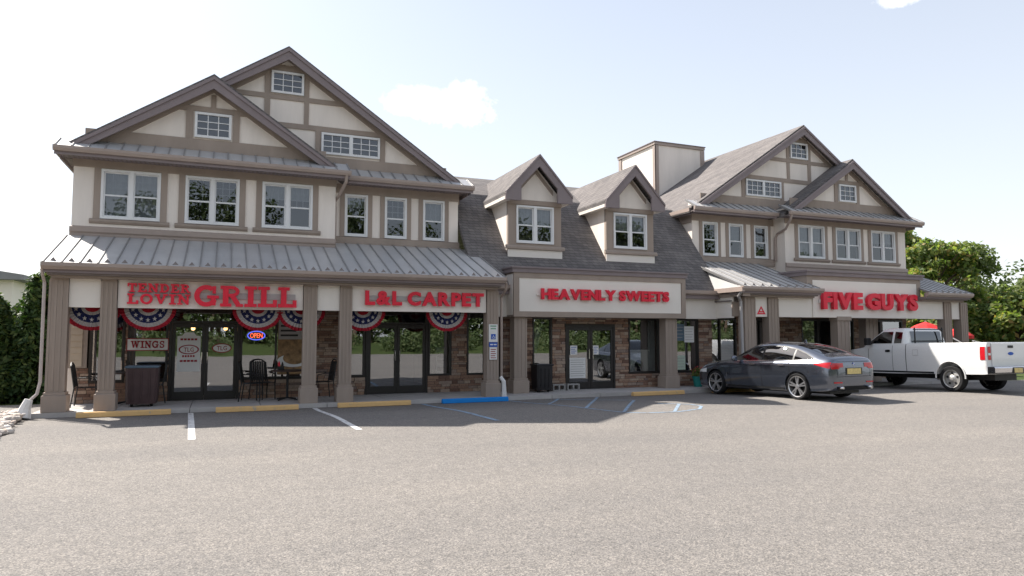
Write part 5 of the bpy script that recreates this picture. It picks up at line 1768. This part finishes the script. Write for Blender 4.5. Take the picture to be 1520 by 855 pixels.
belt = lin([(-.5, 1.01), (.3, 1.0), (1.2, .985), (2.3, .965)])
topw = lin([(-.46, 1.05), (-.2, 1.17), (.1, 1.275), (.5, 1.35), (1.0, 1.375), (1.5, 1.34), (1.85, 1.21), (2.12, 1.08), (2.27, 1.0)])
for s in (-1, 1):
    m_ = pr.patch(cols_between(np.linspace(-.45, 2.25, 40), belt, topw, 6), 'y', s, .0025); finish(m_, 'pillar_blackout', 'black', car)
    for (a, b, nm) in ((-.44, .12, 'quarter_window'), (.17, 1.12, 'rear_door_window'), (1.19, 2.24, 'front_door_window')):
        m_ = pr.patch(cols_between(np.linspace(a, b, 15), lambda x: belt(x) + .012, lambda x: topw(x) - .012, 6), 'y', s, .005)
        finish(m_, nm, 'carglass', car)
    # bright strip round the glass, door seams, handles, sills, gill
    m_ = pr.patch([[(x, belt(x) - .014), (x, belt(x) + .006)] for x in np.linspace(-.46, 2.26, 30)], 'y', s, .007); finish(m_, 'belt_moulding', 'chrome', car)
    m_ = pr.patch([[(x, topw(x) - .008), (x, topw(x) + .012)] for x in np.linspace(-.46, 2.26, 40)], 'y', s, .006); finish(m_, 'window_surround', 'black', car)
    for x0 in (1.155, 2.30):
        m_ = pr.patch([[(x0 - .005, z), (x0 + .005, z)] for z in np.linspace(.28, .96, 12)], 'y', s, .003); finish(m_, 'door_seam', 'black', car)
    m_ = pr.patch([[(.30 + .16 * (z > .6) * 0 - .30 * max(0, (z - .55)) * -0.6 - .12, z), (.31 + .30 * max(0, (z - .55)) * 0.6 - .12 + .0, z)] for z in np.linspace(.55, .97, 10)], 'y', s, .003); finish(m_, 'door_seam', 'black', car)
    for x0 in (.38, 1.36):
        m_ = pr.patch([[(x0, .865), (x0, .89)], [(x0 + .1, .862), (x0 + .1, .892)], [(x0 + .2, .865), (x0 + .2, .89)]], 'y', s, .03); finish(m_, 'door_handle', 'chrome', car)
    m_ = pr.patch([[(x, .845 - .012 * abs(x - 1.2)), (x, .853 - .012 * abs(x - 1.2))] for x in np.linspace(-.3, 2.9, 24)], 'y', s, .003); finish(m_, 'body_crease', 'black', car)  # black strip paints the shade line of the shoulder crease
    m_ = pr.patch([[(x, .235), (x, .29)] for x in np.linspace(.42, 2.45, 20)], 'y', s, .006); finish(m_, 'side_skirt', 'black', car)
    m_ = pr.patch([[(2.40, .52), (2.40, .64)], [(2.46, .54), (2.44, .62)]], 'y', s, .006); finish(m_, 'side_vent', 'chrome', car)
    # tail lamp wrapped round the corner: side piece and rear piece
    m_ = pr.patch(cols_between(np.linspace(-.93, -.52, 8), lin([(-.93, .80), (-.52, .90)]), lin([(-.93, .955), (-.52, .925)]), 4), 'y', s, .006); finish(m_, 'tail_lamp', 'redlens', car)
    ys_ = np.linspace(.40, .80, 8)
    m_ = pr.patch([[(s * y, z) for z in np.linspace(.79 if y > .55 else .83, .935, 4)] for y in ys_], 'x', -1, .008); finish(m_, 'tail_lamp', 'redlens', car)
    m_ = pr.patch([[(s * y, z) for z in (.44, .475)] for y in np.linspace(.45, .74, 6)], 'x', -1, .008); finish(m_, 'bumper_reflector', 'redlens', car)
    # mirror
    mm = MB()
    cxm, cym, czm = 2.02, s * 1.0, 1.03
    mm.lathe([(0.02, -.11), (.075, -.08), (.085, 0), (.07, .06), (.02, .09)], (cxm, cym, czm), 12, 'y')
    mm.v = [(cxm + (a - cxm) * .6, b, c) for a, b, c in mm.v]
    finish(mm, 'door_mirror', 'carpaint', car)
    m_ = pr.patch(cols_between(np.linspace(3.25, 3.62, 6), lambda x: .62, lin([(3.25, .74), (3.62, .68)]), 3), 'y', s, .006); finish(m_, 'head_lamp', 'whitelens', car)
# front and rear screens
def scr(x0, x1, y0, y1, name):
    cols = []
    for k in range(11):
        x = x0 + (x1 - x0) * k / 10
        hw = y0 + (y1 - y0) * k / 10
        cols.append([(x, -hw + 2 * hw * j / 10) for j in range(11)])
    finish(pr.patch(cols, 'z', 1, .005), name, 'carglass', car)
scr(2.30, 1.60, .70, .53, 'windscreen')
scr(-.55, .22, .58, .54, 'rear_screen')
for z_, hw in ((.60, .66), (.965, .60)):
    m_ = pr.patch([[(y, z_ - .006), (y, z_ + .006)] for y in np.linspace(-hw, hw, 17)], 'x', -1, .004); finish(m_, 'panel_gap', 'black', car)
for s in (-1, 1):
    m_ = pr.patch([[(s * (.60 + .04 * k / 6), .60 + .30 * k / 6), (s * (.608 + .04 * k / 6), .60 + .30 * k / 6)] for k in range(7)], 'x', -1, .004); finish(m_, 'panel_gap', 'black', car)
m_ = pr.patch([[(y, z) for z in (.645, .815)] for y in np.linspace(-.31, .31, 5)], 'x', -1, .006); finish(m_, 'plate_recess', 'black', car)
m_ = pr.patch([[(y, z) for z in (.66, .80)] for y in np.linspace(-.26, .26, 5)], 'x', -1, .012); finish(m_, 'plate', 'plate', car)
m_ = pr.patch([[(y, z) for z in (.28, .36)] for y in np.linspace(-.62, .62, 9)], 'x', -1, .02); finish(m_, 'diffuser', 'black', car)
for s in (-1, 1):
    m_ = MB().lathe([(.028, -.08), (.04, -.06), (.04, .02)], (-.99, s * .52, .33), 12, 'x'); finish(m_, 'exhaust_tip', 'chrome', car)
for q, mt in enumerate(('signblue', 'paper', 'signblue', 'paper')):
    a0 = q * math.pi / 2
    hx = pr.patch([[(0, .915)], [(0, .916)]], 'x', -1, .01)
    loc, n_, _, _ = pr.b.ray_cast(Vector((-8, 0, .91)), Vector((1, 0, 0)))
    w_ = MB()
    pts = [(0, .91)] + [(.036 * math.cos(a0 + k * math.pi / 12), .91 + .036 * math.sin(a0 + k * math.pi / 12)) for k in range(7)]
    w_.prism(pts, loc.x - .012, loc.x - .004, 'x')
    finish(w_, 'round_badge', mt, car, False)
m_ = MB(); m_.prism([(.02, 1.47), (.20, 1.45), (.05, 1.56)], -.012, .012); m_.v = [(a + .35, b, c - .02) for a, b, c in m_.v]
finish(m_, 'roof_aerial', 'carpaint', car)
fl = MB().box(-.7, 3.4, -.55, .55, .16, .24); finish(fl, 'underbody', 'black', car, False)
place_vehicle(car, (13.72, 13.72), 1.60, -5, 0.019)

# ------------------------------------------------------------------ white pickup
trk = thing('pickup_truck', 'white pickup truck with black headache rack at the right edge', 'pickup truck', (0, 0, 0), rz=0.001, local=True)
LOCAL.add(trk.name)
def tsec(x, w, zf, zt, crown=0.0):
    return [(x, 0, zf), (x, w * .90, zf), (x, w * .975, zf + .05), (x, w, zf + (zt - zf) * .45), (x, w * .99, zf + (zt - zf) * .80), (x, w * .955, zt - .03), (x, w * .90, zt), (x, w * .45, zt + crown), (x, 0, zt + crown * 1.2)]
TS = [tsec(-1.10, .90, .56, 1.40), tsec(-1.085, .955, .53, 1.42), tsec(-.9, .965, .52, 1.425), tsec(-.3, .97, .51, 1.425), tsec(.6, .97, .50, 1.425), tsec(1.42, .965, .49, 1.425),
      tsec(1.68, .965, .48, 1.40), tsec(2.4, .965, .48, 1.385), tsec(2.8, .965, .48, 1.36, .02), tsec(3.2, .96, .50, 1.29, .03), tsec(3.7, .945, .52, 1.22, .03), tsec(3.96, .90, .54, 1.12, .02), tsec(4.04, .80, .58, 1.02)]
v, f = loft_body(TS, 4, 3)
me = mesh_clean(v, f, 'body', 'truckwhite')
fv = [tuple(q.co) for q in me.vertices]; ff = [tuple(p.vertices) for p in me.polygons]
tp = Proj(fv, ff)
TR = .375
cut = []
for x in (0.0, 3.35):
    for s in (-1, 1):
        cut.append(cyl_mesh((x, s * .84, TR + .05), TR + .075, .30))
bedc = MB().box(-1.02, 1.36, -.80, .80, .95, 1.8); cut.append(mesh_clean(bedc.v, bedc.f, 'cut', 'black'))
me = boolean_cut(me, cut); set_smooth(me, 28)
bo = bpy.data.objects.new('body', me); COL.objects.link(bo); bo.parent = trk
for x in (0.0, 3.35):
    for s in (-1, 1):
        wheel(trk, x, s * .82, s, TR, .24, .262, 0, 'steelrim')
# cab: stacked rounded rings
def rring(xr, xf, hw, z, c=.12, n=5):
    pts = []
    for (cx, cy, a0) in ((xf - c, hw - c, 0), (xr + c, hw - c, 90), (xr + c, -hw + c, 180), (xf - c, -hw + c, 270)):
        for k in range(n + 1):
            a = R(a0 + 90 * k / n)
            pts.append((cx + c * math.cos(a), cy + c * math.sin(a), z))
    return pts
CX = .48
rings = [rring(a + CX, b + CX, c_, d_) for a, b, c_, d_ in ((.98, 2.66, .925, 1.30), (.985, 2.52, .915, 1.40), (1.0, 2.27, .86, 1.60), (1.03, 2.02, .795, 1.80), (1.09, 1.90, .73, 1.885), (1.25, 1.76, .57, 1.915))]
cb = MB()
for r_ in rings: cb.v += r_
nn = len(rings[0])
for k in range(len(rings) - 1):
    for j in range(nn):
        a, b = k * nn + j, k * nn + (j + 1) % nn
        cb.f.append((a, b, b + nn, a + nn))
cb.f.append(tuple(range((len(rings) - 1) * nn, len(rings) * nn)))
cb.f.append(tuple(range(nn))[::-1])
cv_, cf_ = list(cb.v), list(cb.f)
finish(cb, 'cab', 'truckwhite', trk)
tc_ = Proj(cv_, cf_)
for s in (-1, 1):
    m_ = tc_.patch(cols_between(np.linspace(1.97, 2.83, 10), lambda x: 1.43, lin([(1.97, 1.80), (2.38, 1.80), (2.83, 1.47)]), 5), 'y', s, .006); finish(m_, 'door_window', 'carglass', trk)
    m_ = tc_.patch(cols_between(np.linspace(1.62, 1.89, 6), lambda x: 1.43, lin([(1.62, 1.77), (1.89, 1.80)]), 4), 'y', s, .006); finish(m_, 'quarter_window', 'carglass', trk)
    m_ = tp.patch([[(1.432, z), (1.452, z)] for z in np.linspace(.52, 1.40, 12)], 'y', s, .004); finish(m_, 'bed_gap', 'black', trk)
    m_ = tp.patch([[(x, .51), (x, .565)] for x in np.linspace(.52, 2.85, 20)], 'y', s, .004); finish(m_, 'rocker_strip', 'black', trk)
    if s > 0:
        m_ = tp.patch([[(x, z) for z in (1.06, 1.215)] for x in (1.02, 1.10, 1.19)], 'y', s, .006); finish(m_, 'fuel_door', 'truckwhite', trk)
        fr_ = MB()
        for (xa, xb, za, zb_) in ((1.01, 1.02, 1.05, 1.225), (1.19, 1.20, 1.05, 1.225), (1.02, 1.19, 1.05, 1.058), (1.02, 1.19, 1.217, 1.225)):
            q = tp.patch([[(xa, za), (xa, zb_)], [(xb, za), (xb, zb_)]], 'y', s, .004)
            k0 = len(fr_.v); fr_.v += q.v; fr_.f += [tuple(i + k0 for i in f_) for f_ in q.f]
        finish(fr_, 'fuel_door_gap', 'raceway', trk)
    for x0 in (1.93, 2.84):
        zb, zt_ = .55, 1.36
        m_ = tp.patch([[(x0 - .006, z), (x0 + .006, z)] for z in np.linspace(zb, zt_, 10)], 'y', s, .003); finish(m_, 'door_seam', 'black', trk)
    m_ = tp.patch([[(2.0, 1.16), (2.0, 1.22)], [(2.08, 1.15), (2.08, 1.23)], [(2.18, 1.16), (2.18, 1.22)]], 'y', s, .02); finish(m_, 'door_handle', 'black', trk)
    m_ = tp.patch([[(x, 1.02), (x, 1.03)] for x in np.linspace(-.9, 3.2, 24)], 'y', s, .002); finish(m_, 'body_crease', 'truckwhite', trk)
    # tail lamps
    m_ = tp.patch([[(s * y, z) for z in np.linspace(.93, 1.30, 6)] for y in (.78, .84, .90)], 'x', -1, .010); finish(m_, 'tail_lamp', 'redlens', trk)
    m_ = tp.patch([[(x, z) for z in np.linspace(.93, 1.30, 6)] for x in (-1.07, -1.0, -.93)], 'y', s, .010); finish(m_, 'tail_lamp', 'redlens', trk)
    m_ = tp.patch([[(s * y, z) for z in (1.06, 1.12)] for y in (.79, .89)], 'x', -1, .014); finish(m_, 'reverse_lamp', 'whitelens', trk)
    # arch lips
    arch = MB().tube([((TR + .085) * math.cos(a), s * .955, TR + .05 + (TR + .085) * math.sin(a)) for a in [R(-5 + 190 * k / 18) for k in range(19)]], .022, 6); finish(arch, 'arch_lip', 'truckwhite', trk)
    mm = MB().box(2.66, 2.80, s * 1.0, s * 1.20, 1.38, 1.62); 
    o_ = finish(mm, 'door_mirror', 'black', trk, False); bv = o_.modifiers.new('bevel', 'BEVEL'); bv.width = .03; bv.segments = 3
    am_ = MB().tube([(2.74, s * .88, 1.42), (2.73, s * 1.05, 1.45)], .025, 6); finish(am_, 'mirror_arm', 'black', trk)
m_ = tc_.patch([[(y, z) for z in np.linspace(1.44, 1.80, 5)] for y in np.linspace(-.66, .66, 9)], 'x', -1, .006); finish(m_, 'rear_window', 'carglass', trk)
m_ = tc_.patch([[(y, z) for z in np.linspace(1.42, 1.80, 5)] for y in np.linspace(-.68, .68, 9)], 'x', 1, .006); finish(m_, 'windscreen', 'carglass', trk)
# headache rack behind the cab
for y in (-.60, .60):
    finish(MB().tube([(1.38, y, 1.40), (1.38, y, 1.93)], .022, 6), 'rack_post', 'black', trk)
for z in (1.50, 1.86):
    finish(MB().tube([(1.38, -.66, z), (1.38, .66, z)], .014, 6), 'rack_bar', 'black', trk)
# tailgate panel, handle, oval badge, plate, bumper
tg = MB().box(-1.128, -1.105, -.76, .76, .74, 1.40); o_ = finish(tg, 'tailgate', 'truckwhite', trk, False)
bv = o_.modifiers.new('bevel', 'BEVEL'); bv.width = .012; bv.segments = 2
m_ = MB().box(-1.145, -1.129, -.10, .10, 1.26, 1.33); finish(m_, 'tailgate_handle', 'black', o_, False)
m_ = MB().prism([(.11 * math.cos(2 * math.pi * k / 20), 1.10 + .045 * math.sin(2 * math.pi * k / 20)) for k in range(20)], -1.140, -1.129, 'x'); finish(m_, 'oval_badge', 'signblue', o_, False)
bp_ = MB().prism([(-1.30, .58), (-1.10, .54), (-1.06, .56), (-1.06, .74), (-1.28, .74), (-1.31, .70)], -.93, .93); bp_.v = [(a, b, c) for a, b, c in bp_.v]
finish(bp_, 'rear_bumper', 'chrome', trk, False)
m_ = MB().box(-1.322, -1.312, -.17, .17, .57, .70); finish(m_, 'plate', 'plate', trk, False)
m_ = MB().box(-1.318, -1.309, -.22, .22, .55, .72); finish(m_, 'plate_recess', 'black', trk, False)
fl = MB().box(-.95, 3.3, -.45, .45, .34, .52); finish(fl, 'underbody', 'black', trk, False)
finish(MB().tube([(-.3, .1, .38), (-.3, .1, .38001), (2.6, .1, .42)], .06, 6), 'driveshaft', 'black', trk)
finish(MB().tube([(0, -.75, .37), (0, .75, .37)], [.06, .06], 8), 'rear_axle', 'black', trk)
for k, (a, b) in enumerate((((-.2, .5, 1.35), (.1, .62, 1.56)), ((-.6, -.3, 1.3), (-.1, .1, 1.48)))):
    tl = MB().tube([a, b], .018, 6); finish(tl, 'tool_handle', 'raceway', trk)
place_vehicle(trk, (19.85, 13.92), 1.64, 2, 0.023)
# ================================================================== TREES AND HEDGES
def tree(name, label, x, y, h, r, n, leaf, mat, seed, group=None, z0=-0.06, crown_base=0.3, clumps=26, trunk=0.16):
    t = thing(name, label, 'tree', (x, y, z0), group=group)
    rg = np.random.default_rng(seed)
    mb = MB()
    top = h * 0.72
    bend = rg.normal(size=2) * 0.25
    pts = [(x + bend[0] * k / 5, y + bend[1] * k / 5, z0 + top * k / 5) for k in range(6)]
    mb.tube(pts, [trunk * (1.25 if k == 0 else 1 - .15 * k) for k in range(6)], 8)
    cs, rs = [], []
    for k in range(clumps):
        a = rg.random() * 2 * math.pi
        fz = crown_base + (1 - crown_base) * rg.random() ** 0.85
        env = math.sin(math.pi * min(1, max(.12, (fz - crown_base) / (1 - crown_base) * .82 + .14))) ** .7
        rad = r * env * (0.35 + .65 * rg.random())
        c = (x + rad * math.cos(a), y + rad * math.sin(a), z0 + h * fz - r * .12)
        s = r * (0.10 + .24 * rg.random() ** 2)
        cs.append(c); rs.append((s, s, s * .75))
        # limb towards the clump
        hz = max(h * crown_base * .8, min(top, (c[2] - z0) * .7))
        fr = hz / top
        st = (x + bend[0] * fr, y + bend[1] * fr, z0 + hz)
        mid = tuple((p + q) / 2 + (0, 0, .15 * r)[i] * .5 for i, (p, q) in enumerate(zip(st, c)))
        mb.tube([st, mid, c], [trunk * .35, trunk * .22, trunk * .08], 5)
    mb.build('trunk', 'bark', t, smooth=True)
    leaf_obj('crown', leaf_cloud(cs, rs, n, leaf, seed=seed + 5, shell=.25), mat, t)
    return t
# near broad tree right of the porch and the paler ones behind it
G = 'trees beyond the right end of the shops'
tree('broadleaf_tree', 'broad green tree with yellowing leaves right behind the right shop corner', 36.8, 26.5, 7.3, 3.1, 15000, .15, 'leaf_oak', 21, G, clumps=80, crown_base=.12)
tree('broadleaf_tree', 'tall dark green tree rising just above the right shop eave', 43.0, 36.0, 10.9, 4.0, 15000, .20, 'leaf_oak', 22, G, clumps=70, crown_base=.2)
tree('broadleaf_tree', 'pale feathery tree in the middle of the group behind the pickup', 54.0, 38.0, 9.4, 4.4, 14000, .17, 'leaf_soft', 23, G, clumps=75, crown_base=.12)
tree('broadleaf_tree', 'pale tree at the right edge of the picture above the pickup tailgate', 53.0, 31.0, 6.2, 3.4, 13000, .17, 'leaf_soft', 24, G, clumps=75, crown_base=.1)
tree('broadleaf_tree', 'low bushy tree behind the pickup bed', 38.5, 23.5, 4.2, 2.4, 9000, .14, 'leaf_oak', 25, G, clumps=60, crown_base=.05)
tree('broadleaf_tree', 'far tree closing the gap at the right picture edge', 62.0, 33.0, 7.0, 4.2, 10000, .2, 'leaf_far', 26, G, clumps=60, crown_base=.08)
tree('broadleaf_tree', 'low bush at the right picture edge behind the tailgate', 44.5, 24.6, 3.6, 2.4, 8000, .14, 'leaf_soft', 27, G, clumps=55, crown_base=.03)
# wood on the far side, beyond the right lot
cs, rs = [], []
rg = np.random.default_rng(77)
for k in range(70):
    a = rg.random()
    x = 45 + 55 * a + rg.normal() * 3; y = 55 - 40 * a + rg.normal() * 3
    cs.append((x, y, 2 + 4.2 * rg.random())); rs.append((2.6, 2.6, 2.2))
w = leaf_obj('far_wood', leaf_cloud(cs, rs, 26000, .24, seed=78, shell=.4), 'leaf_far'); tag(w, 'dense far wood closing the view at right', 'wood', kind='stuff')
# woods behind the photographer, mirrored in the shop windows
cs, rs = [], []
for k in range(260):
    x = -70 + 150 * rg.random(); y = -33 - 10 * rg.random()
    hh = 6 + 4 * (0.5 + .5 * math.sin(x * .21 + 1)) * (0.6 + .4 * rg.random())
    z = 0.8 + hh * rg.random()
    cs.append((x, y, z)); rs.append((3.2, 2.6, 2.4))
w = leaf_obj('roadside_wood', leaf_cloud(cs, rs, 80000, .30, seed=79, shell=.4), 'leaf_far'); tag(w, 'green wood across the street, seen mirrored in the shop windows', 'wood', kind='stuff')
tk = MB()
for k in range(26):
    x = -60 + 130 * rg.random(); y = -32 - 6 * rg.random()
    tk.tube([(x, y, 0), (x + .2, y, 5), (x + .1, y, 7)], [.22, .16, .08], 6)
o = tk.build('roadside_trunks', 'bark'); tag(o, 'tree trunks of the wood across the street', 'wood', kind='stuff')

def arborvitae(label, x, y, h, r, seed, n=9000):
    n = 22000
    t = thing('arborvitae', label, 'evergreen', (x, y, -.05), group='dark arborvitae left of the porch')
    MB().tube([(x, y, -.05), (x, y, h * .8)], [.08, .03], 6).build('trunk', 'bark', t)
    rg = np.random.default_rng(seed)
    cs, rs = [], []
    for k in range(90):
        fz = rg.random() ** .9
        env = (1 - fz) ** .42 * (.75 + .25 * min(1, fz * 6))
        a = rg.random() * 2 * math.pi
        rad = r * env * (.55 + .4 * rg.random())
        s = max(.10, r * .34 * (1 - .55 * fz))
        cs.append((x + rad * math.cos(a), y + rad * math.sin(a), h * fz * .97 + .05)); rs.append((s, s, s * 1.7))
    leaf_obj('foliage', leaf_cloud(cs, rs, n, .085, seed=seed + 3, shell=.3, flat=.8), 'leaf_thuja', t)
arborvitae('dark arborvitae right beside the first porch column, tallest', -4.62, 22.8, 3.45, .95, 31)
arborvitae('dark arborvitae second from the porch, with twin tops', -5.72, 22.6, 2.75, .80, 32)
arborvitae('dark arborvitae at the left picture edge', -6.55, 23.6, 3.2, .9, 33)
arborvitae('dark arborvitae behind the gap between the first two hedge trees', -5.5, 24.4, 2.5, .95, 34)
arborvitae('dark low arborvitae filling the hedge behind the left picture edge', -7.6, 24.8, 2.7, .9, 35)

# background roof left of the porch, behind the hedge
hs2 = thing('background_house', 'sliver of a grey roofed house behind the arborvitae at left', 'house', (-12, 42, 0))
MB().box(-15.0, -9.6, 41, 50, -.05, 4.5).build('wall', 'panel', hs2)
MB().prism([(-15.6, 4.45), (-9.05, 4.45), (-9.05, 4.7), (-12.3, 5.2), (-15.6, 4.7)], 40.5, 50.5).build('roof', 'roofgrey', hs2)
MB().box(-11.6, -10.6, 40.95, 40.99, 1.2, 2.6).build('window', 'white', hs2)

# ================================================================== RIVER ROCK BED
bed = MB()
bed.prism([(-12, 12.6), (-3.25, 12.6), (-3.32, 14.2), (-3.62, 15.8), (-3.78, 17.3), (-3.85, 18.0), (-12, 18.0)], -0.05, 0.09, 'z')
bd = bed.build('rock_bed', 'soil'); bd['kind'] = 'structure'
rocks = []
for k in range(7):
    bm = bmesh.new()
    bmesh.ops.create_icosphere(bm, subdivisions=1, radius=0.5)
    rr = random.Random(100 + k)
    for vv in bm.verts:
        vv.co *= rr.uniform(.8, 1.15)
        vv.co.z *= .62; vv.co.x *= 1.2
    m_ = bpy.data.meshes.new('stone'); bm.to_mesh(m_); bm.free()
    m_.materials.append(M['rock']); m_.polygons.foreach_set('use_smooth', [True] * len(m_.polygons))
    rocks.append(m_)
rr = random.Random(5)
cnt = 0
edge = lin([(12.6, -3.25), (14.2, -3.32), (15.8, -3.62), (17.3, -3.78), (18.0, -3.85)])
while cnt < 300:
    y = rr.uniform(13.2, 17.95); x = edge(y) + .06 - abs(rr.gauss(0, .75))
    s = rr.uniform(.07, .20)
    share(rocks[cnt % 7], 'stone', (x, y, .10 + s * .12), bd, (rr.uniform(-.5, .5), rr.uniform(-.5, .5), rr.uniform(0, 6)), (s, s, s))
    cnt += 1

# shrubs on the bank behind the photographer
cs, rs = [], []
for k in range(110):
    x = -40 + 100 * rg.random(); y = -23 - 9 * rg.random()
    h = .5 + 1.3 * rg.random()
    cs.append((x, y, .4 + h * .5)); rs.append((h * 1.2, h, h * .8))
w = leaf_obj('roadside_shrubs', leaf_cloud(cs, rs, 36000, .13, seed=91, shell=.4), 'leaf_far'); tag(w, 'shrubs on the bank across the lot, seen mirrored in the shop windows', 'shrubs', kind='stuff')

cs, rs = [], []
for k in range(320):
    x = -100 + 220 * rg.random(); y = -62 - 10 * rg.random()
    top = 18 + 5 * math.sin(x * .13) * math.sin(x * .41 + 1) + 2 * rg.random()
    cs.append((x, y, top * (.35 + .65 * rg.random()) )); rs.append((3.4, 3.0, 2.6))
w = leaf_obj('distant_wood', leaf_cloud(cs, rs, 90000, .36, seed=93, shell=.4), 'leaf_far'); tag(w, 'taller wood far across the street, mirrored in the upper windows', 'wood', kind='stuff')
